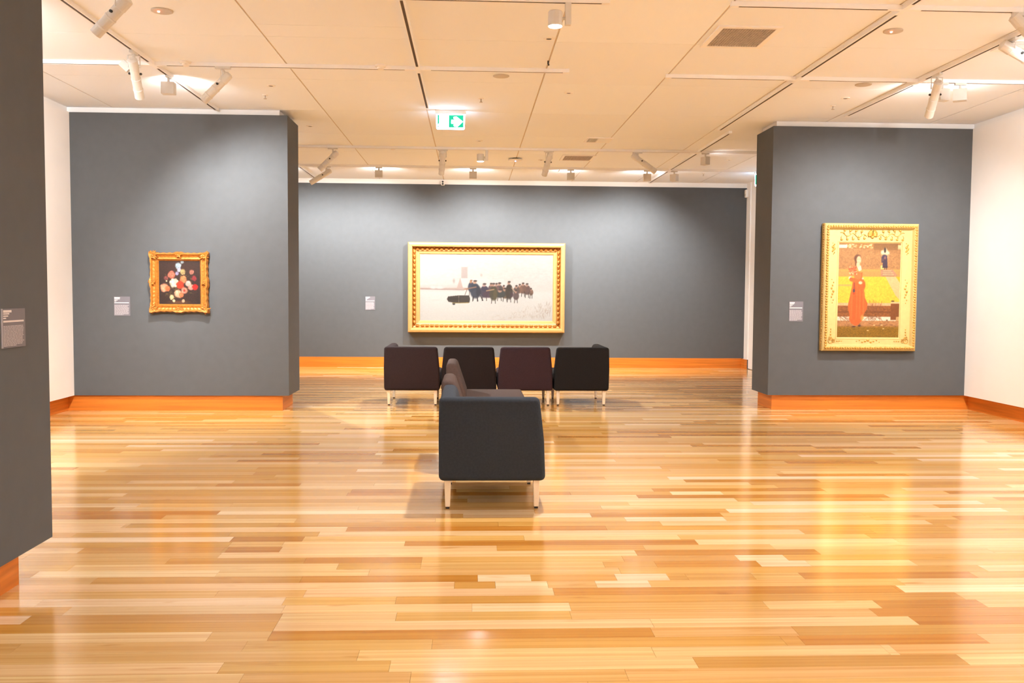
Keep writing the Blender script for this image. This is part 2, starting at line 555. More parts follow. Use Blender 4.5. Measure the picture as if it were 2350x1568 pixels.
# ------------------------------------------------------------------ lighting tracks
TB_, TH, TW = 3.699, 0.0355, 0.046     # bottom, height, width


def track(axis, at, s0, s1, label, slots=None):
    """U shaped rail hung under the ceiling; slots = stretches where the slot is open"""
    mid = (s0 + s1) / 2
    t = empty('lighting_track', (mid, at, ZC) if axis == 'x' else (at, mid, ZC), label, 'lighting track', 'lighting tracks on the ceiling')
    L = (s1 - s0) / 2

    def put(name, a0, a1, c0, c1, z0, z1, m):
        bm = bx(a0, a1, c0, c1, z0, z1) if axis == 'x' else bx(c0, c1, a0, a1, z0, z1)
        return obj(name, bm, m, t)
    zb = TB_ - ZC + (0.0012 if axis == 'y' else 0)
    bm = bmesh.new()
    def bb(a0, a1, c0, c1, z0, z1):
        if axis == 'x': box(bm, a0, a1, c0, c1, z0, z1)
        else: box(bm, c0, c1, a0, a1, z0, z1)
    bb(-L, L, -TW / 2, -.012, zb, 0)
    bb(-L, L, .012, TW / 2, zb, 0)
    bb(-L, L, -.012, .012, zb + .022, 0)
    bb(-L, -L + .06, -.012, .012, zb, zb + .022)
    bb(L - .06, L, -.012, .012, zb, zb + .022)
    obj('rail', bm, M_TRACK, t)
    gaps = sorted([g - mid for g in (slots or []) if s0 < g < s1])
    edges = [-L + .06]
    for g in gaps: edges += [g - .13, g + .13]
    edges.append(L - .06)
    for a, b_ in zip(edges[0::2], edges[1::2]):
        if b_ - a > .05: put('slot', a, b_, -.0118, .0118, zb + .002, zb + .0215, M_SLOT)
    for g in gaps: put('joiner', g - .13, g + .13, -.0118, .0118, zb, zb + .0215, M_TRACK)
    return t


T1Y, T1RY, T0Y, T2Y, T3Y = 9.17, 9.31, 6.99, 14.15, 16.24
LX, R1X, R1BX, R2X, MX = -3.125, 3.33, 3.53, 4.615, -.54
track('x', T1Y, XL + .1, .965, 'long white track crossing the ceiling left of the illuminated exit sign', [LX, MX])
track('x', T1RY, 1.97, XRT - .1, 'white track crossing the ceiling in front of the right slate partition', [R1X, R2X])
track('x', T0Y, 1.975, XRT - .1, 'white track beyond the square ceiling grille at the top right edge', [R1X, R2X])
track('x', T0Y, -3.0, 1.04, 'white track at the top edge carrying the bright downlight', [])
track('x', T2Y, XL + .1, XK - .1, 'nearer of the two long tracks before the far slate wall', [-3.05, R1BX])
track('x', T3Y, XL + .1, XK - .1, 'farther of the two long tracks before the far slate wall', [-3.05, R1BX])
track('x', -2.2, XC + .3, XRT - .2, 'track behind the viewer before the white end wall', [])
track('y', LX, 4.0, 11.40, 'track running away along the left over the flower painting side', [T1Y])
track('y', MX, 4.0, 11.10, 'thin dark-slotted track running towards the exit sign', [T1Y])
track('y', R1X, 4.0, 12.25, 'track running away beside the square ceiling grille', [T0Y, T1RY])
track('y', R1BX, 12.40, 18.05, 'track running away to the far wall above the right gap', [T2Y, T3Y])
track('y', R2X, 1.2, 11.15, 'track running away above the garden painting', [T0Y, T1RY])
track('y', -3.05, 12.6, 17.95, 'track running away behind the left slate partition', [T2Y, T3Y])

# ------------------------------------------------------------------ spotlights, floods, downlights

def spotlight(x, y, d, label, length=.36, drop=.075, energy=0, cone=32, scale=1.0, rail='x', side=(0, 0), lit=False, aim=None):
    """track spotlight: adapter, arm, bracket, cylindrical head with snout"""
    d = Vector(d).normalized()
    t = empty('track_spotlight', (x, y, TB_), label, 'spotlight', 'track spotlights')
    a = bx(-.075, .075, -.017, .017, -.022, .004, .003) if rail == 'x' else bx(-.017, .017, -.075, .075, -.022, .004, .003)
    obj('adapter', a, M_LAMP, t)
    p = Vector((side[0], side[1], -drop))
    bm = bmesh.new()
    lathe(bm, [(0, .012), (drop * .55, .012)], (p.x * .3, p.y * .3, -.018 - drop * .55), (0, 0, 1), 10)
    obj('stem', bm, M_LAMP, t)
    # bracket: curved arm down to the pivot at the side of the head
    sidev = d.cross(Vector((0, 0, 1)))
    if sidev.length < 1e-3: sidev = Vector((1, 0, 0))
    sidev.normalize()
    bm = bmesh.new()
    for s_ in (-1, 1):
        q = p + sidev * s_ * .055 * scale
        tube(bm, [Vector((p.x * .3, p.y * .3, -.028)), Vector((p.x * .5, p.y * .5, -.034)) + sidev * s_ * .055 * scale, q + Vector((0, 0, .015)), q - d * .0], .006, 6)
    obj('bracket', bm, M_LAMP, t)
    bm = bmesh.new()
    back = Vector((-d.x, -d.y, 0)) * .03
    tube(bm, [Vector((p.x * .3, p.y * .3, -.036)), back + Vector((p.x * .6, p.y * .6, -drop * .55)), p + back * .6 + Vector((0, 0, .02)), p], [.012, .017, .020, .016], 8)
    obj('arm', bm, M_LAMP, t)
    hd = bmesh.new()
    R = .047 * scale
    l0 = -.10 * scale
    lathe(hd, [(l0, R * .55), (l0 + .012, R * .95), (l0 + .10, R), (l0 + .105, R * .93), (length * .35, R * .93), (length * .36, R * 1.02),
               (length * .40, R * 1.02), (length * .41, R * .95), (length * .7, R * .95), (length * .71, R * 1.03), (length * .75, R * 1.03),
               (length * .76, R * .96), (length, R * .96), (length, R * .82), (length - .03, R * .8)], p, d, 20)
    h = obj('head', hd, M_LAMP, t, smooth=False)
    bm = bmesh.new()
    lathe(bm, [(length - .028, R * .78), (length - .022, R * .78)], p, d, 16)
    obj('lens', bm, M_LENS if energy else M_WPLASTIC, h)
    for s_ in (-1, 1):
        bm = bmesh.new()
        lathe(bm, [(0, .011), (.016, .011), (.016, .006), (.02, .006)], p + sidev * s_ * R * .9 + d * length * .2, sidev * s_, 10)
        obj('knob', bm, M_DARK, h)
    if energy:
        spot('bulb', t, p + d * (length + .02), aim if aim else d, energy, cone, .8, .03)
    return t


def flood(x, y, label, ang, energy=0, target=None, drop=.06, w=.13, hh=.125, dd=.085, rail='x', cone=104, up=.055, upcone=120):
    """box wall-washer: body facing the wall (direction ang in the plan)"""
    t = empty('wall_washer', (x, y, TB_), label, 'flood light', 'box wall washers')
    a = bx(-.06, .06, -.016, .016, -.02, .004, .003) if rail == 'x' else bx(-.016, .016, -.06, .06, -.02, .004, .003)
    obj('adapter', a, M_LAMP, t)
    bm = bmesh.new()
    lathe(bm, [(0, .014), (drop - .012, .014)], (0, 0, -drop - .002), (0, 0, 1), 10)
    obj('stem', bm, M_LAMP, t)
    bm = bmesh.new()
    # body with slightly slanted underside, front (+y local) open
    prism(bm, [(-dd / 2, -drop), (dd / 2, -drop), (dd / 2, -drop - hh * .95), (dd / 2 - .012, -drop - hh), (-dd / 2, -drop - hh * .96)],
          lambda a_, b_, h_: (h_, a_, b_), -w / 2, w / 2)
    body = obj('body', bm, M_BOXL, t)
    body.rotation_euler = (0, 0, ang)
    bm = bx(-w / 2 + .012, w / 2 - .012, dd / 2, dd / 2 + .003, -drop - hh + .015, -drop - .012)
    obj('glass', bm, M_LENS if energy else M_WPLASTIC, body)
    if energy:
        fwd = Vector((-math.sin(ang), math.cos(ang), 0))
        loc = fwd * (dd / 2 + .02) + Vector((0, 0, -drop - hh / 2))
        dirn = (Vector(target) - (Vector((x, y, TB_)) + loc)) if target else fwd + Vector((0, 0, -.8))
        spot('bulb', t, loc, dirn, energy, cone, .85, .05, NEUT)
        # spill of the open box over the ceiling before the wall
        spot('spill', t, loc + fwd * .02, fwd + Vector((0, 0, .55)), energy * up, upcone, 1.0, .06, NEUT)
    return t


def downlight(x, y, label, energy, sx=1):
    """driver box on the track with a short cylinder lamp beside it"""
    t = empty('track_downlight', (x, y, TB_), label, 'downlight', 'cylinder downlights on tracks')
    obj('driver', bx(-.0225, .0225, -.025, .025, -.165, .002, .003), M_LAMP, t)
    bm = bmesh.new()
    lathe(bm, [(0, .012), (.022, .012)], (-.0225, 0, -.115), (-1, 0, 0), 10)
    obj('pivot', bm, M_LAMP, t)
    bm = bmesh.new()
    lathe(bm, [(-.168, .045), (-.175, .053), (-.17, .055), (-.07, .055), (-.062, .049)], (-.097, 0, 0), (0, 0, 1), 28)
    hd = obj('head', bm, M_LAMP, t)
    bm = bmesh.new()
    lathe(bm, [(-.178, .049), (-.1685, .049)], (-.097, 0, 0), (0, 0, 1), 28)
    obj('lens', bm, M_LED, hd)
    spot('bulb', t, (-.097, 0, -.20), (0, 0, -1), energy, 150, .9, .045)
    return t


downlight(.724, T0Y, 'lit white cylinder downlight at the top edge of the ceiling', 285)
downlight(.228, T2Y, 'small lit cylinder downlight far back below the exit sign', 430)

# left zone
spotlight(-2.62, T0Y, (-.26, .05, -.24), 'white spotlight nearest at the top left, aimed left', .27, .105, 55, 60, 1.0)
_s = spotlight(LX, 8.66, (-.045, .28, -.255), 'white spotlight pointing down over the left side ceiling track', .33, .145, 60, 24, .95, 'y', aim=(-.50, 2.75, -1.98))
_b = obj('gear_box', bx(-.05, .05, -.02, .02, -.035, .035, .006), M_BOXL, _s, (-.085, .02, -.125))
_b.rotation_euler = (0, .75, 0)
spotlight(-2.45, T1Y, (-.26, .03, -.25), 'white spotlight slanting left under the crossing track near the left partition', .28, .135, 45, 60, .95)
flood(LX, 9.62, 'grey box wall washer on the left side ceiling track', 0, 440, (-2.3, YA, 1.2), rail='y', cone=108)
# right zone
spotlight(R2X, 8.95, (.075, .33, -.28), 'white spotlight pointing down before the garden painting', .34, .145, 75, 30, .95, 'y', aim=(.56, 2.6, -1.95))
flood(4.86, T1RY, 'left of two grey boxes over the garden painting', .35, 260, (4.75, YB, 1.35), cone=96)
flood(5.05, T1RY, 'right of two grey boxes over the garden painting', -.55, 140, (5.5, YB, 1.35), cone=96)
spotlight(R2X, 7.70, (.30, -.02, -.17), 'large cream spotlight at the right picture edge aimed right', .38, .09, 55, 70, 1.05, 'y')
spotlight(4.26, T0Y, (.22, -.02, -.24), 'cream spotlight cut by the right picture edge, above the large one', .34, .09, 55, 70, 1.0)
# far zone
spotlight(-2.13, T2Y, (-.24, .0, -.24), 'white spotlight slanting left on the nearer far track', .29, .13, 40, 55, 1.0)
spotlight(-2.56, T3Y, (-.30, .02, -.18), 'white spotlight slanting left just under the far wall top', .33, .12, 40, 55, 1.0)
spotlight(-.45, T2Y, (-.03, .2, -.25), 'white spotlight pointing down before the far wall left of its painting centre', .30, .12, 40, 30, 1.0, aim=(.35, 3.95, -1.95))
spotlight(1.19, T2Y, (-.06, .2, -.25), 'white spotlight pointing down before the far wall right of its painting centre', .30, .12, 40, 30, 1.0, aim=(-.65, 3.95, -1.95))
spotlight(2.57, T2Y, (.28, .05, -.18), 'white spotlight slanting right on the nearer far track', .36, .10, 40, 55, 1.0)
flood(-1.64, T3Y, 'grey box wall washer on the far track at its left part', 0, 480, (-2.0, YK, 1.3), cone=112)
flood(.02, T3Y, 'grey box wall washer on the far track left of centre', 0, 500, (.2, YK, 1.3), cone=112)
flood(1.76, T3Y, 'grey box wall washer on the far track before the far grille', 0, 320, (1.5, YK, 1.3), cone=112)
flood(3.64, T2Y, 'pale box lamp hanging from the nearer far track at right', -1.2, 60, (5.4, 16.0, 1.6))
flood(3.13, T3Y, 'left box lamp of a pair at the right end of the farther track', 0, 500, (3.0, YK, 1.3), cone=108)
flood(3.62, T3Y, 'right box lamp of a pair at the right end of the farther track', -.9, 30, (5.4, 17.5, 2.0))
flood(-3.35, T3Y, 'box wall washer on the far track hidden behind the left partition', 0, 420, (-3.0, YK, 1.3), cone=112)
# lamp behind the partition, then unseen box lights added for side walls and ceiling
flood(-3.3, T2Y, 'box lamp behind the left slate partition', math.pi + .5, 900, (0.5, 8.6, .0), up=.01, cone=66)
for (x, y, ang, e, tg) in ((LX, 6.4, math.pi / 2, 900, (XL, 8.7, 1.7)), (LX, 4.6, math.pi / 2, 200, (XL, 5.4, 1.6)),
                           (R2X, 6.6, -math.pi / 2, 330, (XRT, 9.3, 1.7)), (R2X, 4.8, -math.pi / 2, 300, (XRT, 6.0, 1.6)), (R2X, 1.8, -math.pi / 2, 420, (XRT, 2.2, 1.6))):
    flood(x, y, 'added box fill light %s on the %s track beyond the top picture edge' % ('far behind the viewer' if y < 3 else 'close overhead' if y < 5.5 else 'just overhead', 'left' if x < 0 else 'right'), ang, e, tg, rail='y', up=.13, upcone=140, cone=106)

for x in (-.6, 3.2):  # unseen box lights added for neutral bounce off the end wall
    flood(x, -2.2, 'added box fill light behind the viewer, %s one' % ('left' if x < 0 else 'right'), math.pi, 420, (x, YF, 1.6), up=.6, upcone=150)
# track end feeds (small pale bumps beside the tracks)
for x, y, lab in ((-2.80, T1Y - .035, 'small round white sensor beside the long left track, nearest the left spotlights'), (-.905, T1Y - .035, 'small round white sensor beside the long left track, near the slotted track'),
                  (-1.22, T2Y + .07, 'small round white sensor behind the nearer far track')):
    t = empty('ceiling_sensor', (x, y, ZC), lab, 'sensor', 'small round ceiling sensors')
    bm = bmesh.new()
    lathe(bm, [(0, .055), (.012, .055), (.02, .045)], (0, 0, 0), (0, 0, -1), 20)
    obj('base', bm, M_WPLASTIC, t)
    bm = bmesh.new()
    lathe(bm, [(.02, .038), (.038, .034), (.046, .015), (.047, 0)], (0, 0, 0), (0, 0, -1), 16)
    obj('dome', bm, M_WPLASTIC, t)

# ------------------------------------------------------------------ vents

def grille(x0, x1, y0, y1, label, pitch=.022, name='air_grille'):
    t = empty(name, ((x0 + x1) / 2, (y0 + y1) / 2, ZC), label, 'vent')
    hx, hy = (x1 - x0) / 2, (y1 - y0) / 2
    bm = bmesh.new()
    fr = .045
    for a in ((-hx - fr, hx + fr, -hy - fr, -hy), (-hx - fr, hx + fr, hy, hy + fr), (-hx - fr, -hx, -hy, hy), (hx, hx + fr, -hy, hy)):
        box(bm, a[0], a[1], a[2], a[3], -.014, 0)
    obj('frame', bm, M_TRIM, t)
    obj('backing', bx(-hx, hx, -hy, hy, -.003, 0), M_VBACK, t)
    bm = bmesh.new()
    n = int((x1 - x0) / pitch)
    for i in range(1, n):
        x = -hx + i * (x1 - x0) / n
        box(bm, x - .0045, x + .0045, -hy, hy, -.011, -.003)
    n = int((y1 - y0) / pitch)
    for i in range(1, n):
        y = -hy + i * (y1 - y0) / n
        box(bm, -hx, hx, y - .0045, y + .0045, -.0105, -.0031)
    o = obj('mesh', bm, M_VENT, t)
    o['kind'] = 'stuff'
    return t


def diffuser(x0, x1, y0, y1, label, n=18, split=.45, flip=1, axis='y'):
    """slotted register: blades along y, the left part tipped open, the right part tipped shut"""
    t = empty('slot_diffuser', ((x0 + x1) / 2, (y0 + y1) / 2, ZC), label, 'vent', 'slotted ceiling registers')
    hx, hy = (x1 - x0) / 2, (y1 - y0) / 2
    bm = bmesh.new()
    fr = .03
    for a in ((-hx - fr, hx + fr, -hy - fr, -hy), (-hx - fr, hx + fr, hy, hy + fr), (-hx - fr, -hx, -hy, hy), (hx, hx + fr, -hy, hy)):
        box(bm, a[0], a[1], a[2], a[3], -.012, 0)
    obj('frame', bm, M_TRIM, t)
    obj('backing', bx(-hx, hx, -hy, hy, -.003, 0), M_DARK, t)
    me = {}
    L = hy if axis == 'y' else hx
    for i in range(n):
        u = (i + .5) / n
        shut = u > split
        if shut not in me:
            w = (.0105 if shut else .0035)
            bm = bx(-w * (2 * hx / n) / .02, w * (2 * hx / n) / .02, -hy, hy, -.012, -.004) if axis == 'y' else bx(-hx, hx, -w * (2 * hy / n) / .02, w * (2 * hy / n) / .02, -.012, -.004)
            me[shut] = mesh_of('blade', bm, M_TRIM)
        link('blade', me[shut], t, (-hx + u * 2 * hx, 0, 0) if axis == 'y' else (0, -hy + u * 2 * hy, 0))
    return t


grille(2.096, 2.548, 7.63, 8.18, 'square grey mesh return air grille in a white frame at the upper right')
grille(1.51, 1.965, 14.78, 15.28, 'small brownish return air grille far back between the tracks')
diffuser(1.675, 1.995, 13.115, 13.455, 'slotted air register far back, dark on its left half', 18, .45)
diffuser(1.62, 1.96, 16.45, 16.72, 'slotted air register just before the far wall', 16, .5)
diffuser(4.74, 5.30, 7.86, 8.16, 'slotted air register behind the large cream spotlight at right', 9, .7, axis='x')

# ------------------------------------------------------------------ small ceiling things

def disc(x, y, r, label, name, cat, m, led=None, group=None, h=.012, bits=True):
    t = empty(name, (x, y, ZC), label, cat, group)
    bm = bmesh.new()
    lathe(bm, [(0, r), (h * .7, r), (h, r * .9)], (0, 0, 0), (0, 0, -1), 28)
    obj('body', bm, m, t)
    if led:
        bm = bmesh.new()
        lathe(bm, [(h, .012), (h + .01, .008)], (led[1], led[2], 0), (0, 0, -1), 10)
        obj('indicator', bm, led[0], t)
    return t


disc(-2.48, 7.50, .085, 'round ceiling detector with a red light at upper left', 'motion_detector', 'detector', M_GREYDISC, (M_REDLED, -.02, -.02))
disc(3.547, 7.64, .080, 'round ceiling detector with a red light at upper right', 'motion_detector', 'detector', M_GREYDISC, (M_REDLED, -.02, -.01))
for x, y, lab in ((.296, 9.485, 'flat round speaker above the exit sign'), (4.144, 9.58, 'flat round speaker over the right slate partition')):
    t = empty('ceiling_speaker', (x, y, ZC), lab, 'speaker', 'flat round ceiling speakers')
    bm = bmesh.new(); lathe(bm, [(0, .085), (.006, .085), (.009, .08)], (0, 0, 0), (0, 0, -1), 28); obj('rim', bm, M_GREYDISC, t)
    bm = bmesh.new(); lathe(bm, [(.008, .074), (.011, .07)], (0, 0, 0), (0, 0, -1), 28); obj('grille', bm, M_GREYDISC, t)
for x, y, lab in ((.101, 10.59, 'fire sprinkler head between the exit sign and the round speaker'), (4.257, 10.67, 'fire sprinkler head before the right slate partition'),
                  (4.288, 16.78, 'tiny fire sprinkler head far back at right'), (-2.36, 10.6, 'fire sprinkler head above the left partition')):
    t = empty('sprinkler', (x, y, ZC), lab, 'sprinkler', 'fire sprinkler heads')
    bm = bmesh.new(); lathe(bm, [(0, .032), (.006, .03)], (0, 0, 0), (0, 0, -1), 18); obj('escutcheon', bm, M_WPLASTIC, t)
    bm = bmesh.new(); lathe(bm, [(.006, .008), (.04, .007), (.041, .018), (.045, .018)], (0, 0, 0), (0, 0, -1), 12); obj('nozzle', bm, M_VENT, t)
for x, y, lab in ((-2.19, 10.12, 'pin-hole recessed fitting over the left partition front'), (1.074, 10.22, 'pin-hole recessed fitting right of the exit sign in the pale panel'),
                  (-2.19, 12.51, 'pin-hole recessed fitting behind the left partition end'), (.107, 13.51, 'pin-hole recessed fitting far back under the exit sign'),
                  (4.229, 10.25, 'pin-hole recessed fitting above the right partition'), (4.271, 15.05, 'pin-hole recessed fitting far back at right'),
                  (.671, 8.08, 'pin-hole recessed fitting just beyond the bright downlight'), (1.16, 15.35, 'pin-hole recessed fitting beside the domed access point')):
    t = empty('recessed_fitting', (x, y, ZC), lab, 'ceiling fitting', 'pin-hole recessed fittings')
    bm = bmesh.new()
    lathe(bm, [(0, .05), (.006, .048), (.008, .028), (.003, .026)], (0, 0, 0), (0, 0, -1), 22)
    obj('rim', bm, M_WPLASTIC, t)
    bm = bmesh.new(); lathe(bm, [(.0035, .024), (.005, .024)], (0, 0, 0), (0, 0, -1), 14); obj('hole', bm, M_DARK, t)
# access point with blue light
t = empty('access_point', (.72, 15.22, ZC), 'domed white disc with a tiny blue light far back', 'access point')
bm = bmesh.new(); lathe(bm, [(0, .05), (.02, .05)], (0, 0, 0), (0, 0, -1), 16); obj('mount', bm, M_DARK, t)
bm = bmesh.new(); lathe(bm, [(.018, .115), (.028, .122), (.045, .11), (.056, .06), (.058, 0)], (0, 0, 0), (0, 0, -1), 28); obj('dome', bm, M_WPLASTIC, t)
bm = bmesh.new(); blob(bm, (0, -.07, -.055), (.010, .010, .010)); obj('indicator', bm, M_BLUELED, t)
# clip on the joint
t = empty('ceiling_clip', (.729, 8.85, ZC), 'tiny dark clip in a panel joint near the track end', 'clip')
obj('body', bx(-.008, .008, -.012, .012, -.03, .001, .003), M_DARK, t)
obj('hook', bx(-.004, .012, -.004, .004, -.045, -.028, .002), M_DARK, t)

# small camera on the head band of the far wall
t = empty('wall_camera', (-.575, YK + .005, 3.66), 'tiny white camera with two dark eyes on top of the far slate wall', 'camera')
obj('bracket', bx(-.015, .015, -.05, .01, .005, .035, .004), M_WPLASTIC, t)
obj('body', bx(-.034, .034, -.12, -.045, -.045, .045, .01), M_WPLASTIC, t)
for z in (.022, -.02):
    bm = bmesh.new(); lathe(bm, [(0, .020), (.006, .018)], (0, -.119, z), (0, -1, 0), 12); obj('eye', bm, M_DARK, t)
# alarm sensor at the end of the far wall
t = empty('alarm_sensor', (XK - .0, YK - .06, 3.53), 'white rounded alarm sensor at the top right corner of the far wall', 'sensor')
obj('body', bx(-.055, .0, -.05, .055, -.085, .075, .02, 3), M_WPLASTIC, t)
obj('window', bx(-.058, -.05, -.03, .03, -.06, -.01, .004), M_GREYDISC, t)

# ------------------------------------------------------------------ exit signs

def exit_sign(x0, y, w, h, zt, label, mirror=False, mg=.055):
    t = empty('exit_sign', (x0 + w / 2, y, zt), label, 'exit sign', 'green running man exit signs')
    obj('housing', bx(-w / 2 - .012, w / 2 + .012, -.022, .022, -.012, ZC - zt, .003), M_WPLASTIC, t)
    bm = bmesh.new()
    prism(bm, [(-w / 2, -.012), (-w / 2 + .004, -h + .012), (-w / 2 + .016, -h), (w / 2 - .016, -h), (w / 2 - .004, -h + .012), (w / 2, -.012)],
          lambda a, b, c: (a, c, b), -.008, .008)
    pn = obj('lit_panel', bm, M_EXITW, t)
    s = -1 if mirror else 1
    X = lambda u: s * (-w / 2 + u * w)
    Z = lambda v: -v * h
    def poly(name, pts, m, off):
        bm = bmesh.new()
        prism(bm, [(X(u), Z(v)) for u, v in pts], lambda a, b, c: (a, c, b), -.008 - off - .0012, -.008 - off)
        return obj(name, bm, m, pn)
    poly('green_strip', [(mg, .13), (mg + .055, .13), (mg + .055, .62), (mg + .02, .70), (mg + .02, .80), (mg + .05, .85), (mg + .05, .87), (mg, .87)], M_EXITG, 0)
    poly('green_square', [(.44, .13), (1 - mg, .13), (1 - mg, .88), (.44, .88)], M_EXITG, 0)
    ar = [(.53, .42), (.66, .42), (.60, .33), (.61, .24), (.70, .21), (.93, .52), (.74, .84), (.63, .82), (.60, .73), (.65, .65), (.53, .65), (.52, .55)]
    poly('arrow', ar, M_EXITW, .0012)
    poly('figure_stroke', [(.27, .42), (.295, .42), (.26, .60), (.24, .60)], M_EXITS, 0)
    return t


exit_sign(-.442, 11.30, .354, .200, 3.700, 'lit green and white exit sign with a right arrow hanging from the ceiling')
exit_sign(5.135, 16.40, .330, .235, 3.700, 'second lit green exit sign, only its edge showing behind the right partition', True, .02)

# ------------------------------------------------------------------ wall labels

def wall_label(origin, ux, w, h, label, nrm, rows, edge=False):
    """panel with lines of print too small to read"""
    t = empty('wall_label', origin, label, 'wall label', 'grey wall labels beside the paintings')
    ux = Vector(ux); uz = Vector((0, 0, 1)); nr = Vector(nrm)
    def slab(bm, u0, u1, v0, v1, d0, d1):
        pts = [(u0, v0), (u1, v0), (u1, v1), (u0, v1)]
        prism(bm, pts, lambda a, b, c: ux * a * w - uz * b * h + nr * c, d0, d1)
    bm = bmesh.new(); slab(bm, 0, 1, 0, 1, 0, .005); pn = obj('panel', bm, M_LABEL, t)
    if edge:
        bm = bmesh.new(); slab(bm, -.025, 0, -.005, 1.0, 0, .006); obj('edge_strip', bm, M_LABEL_EDGE, t, smooth=False)
    for name, m, items in rows:
        bm = bmesh.new()
        for (u0, u1, v0, v1) in items: slab(bm, u0, u1, v0, v1, .0049, .0056)
        o = obj(name, bm, m, pn)
        o['kind'] = 'stuff'
    return t


def label_rows(seed, para0=.43, n=15):
    r = random.Random(seed)
    title = [(.03, .36 + r.random() * .12, .035, .095), (.03, .28 + r.random() * .1, .11, .145), (.03, .24, .17, .20), (.03, .15, .225, .255), (.03, .93, .30, .345)]
    para = []
    v = para0
    dv = (.965 - para0) / n
    for i in range(n):
        u = .03
        end = (.86 + r.random() * .08) if i < n - 1 else .58
        while u < end - .02:
            wd = min(r.uniform(.06, .17), end - u)
            para.append((u, u + wd, v + dv * .14, v + dv * .70))
            u += wd + .018
        v += dv
    return [('heading_print', M_PRINTB, title), ('paragraph_print', M_PRINT, para)]


wall_label((-4.408, YA, 1.420), (1, 0, 0), .196, .237, 'small grey wall label left of the flower painting', (0, -1, 0), label_rows(1))
wall_label((-2.110, YK, 1.408), (1, 0, 0), .192, .270, 'small grey wall label left of the snowy painting on the far wall', (0, -1, 0), label_rows(2))
wall_label((4.123, YB, 1.414), (1, 0, 0), .184, .259, 'small grey wall label left of the garden painting', (0, -1, 0), label_rows(3))
wall_label((XC, 4.377, 1.407), (0, 1, 0), .217, .187, 'grey wall label with white print on the near left partition', (1, 0, 0), label_rows(4), True)

# ------------------------------------------------------------------ paintings

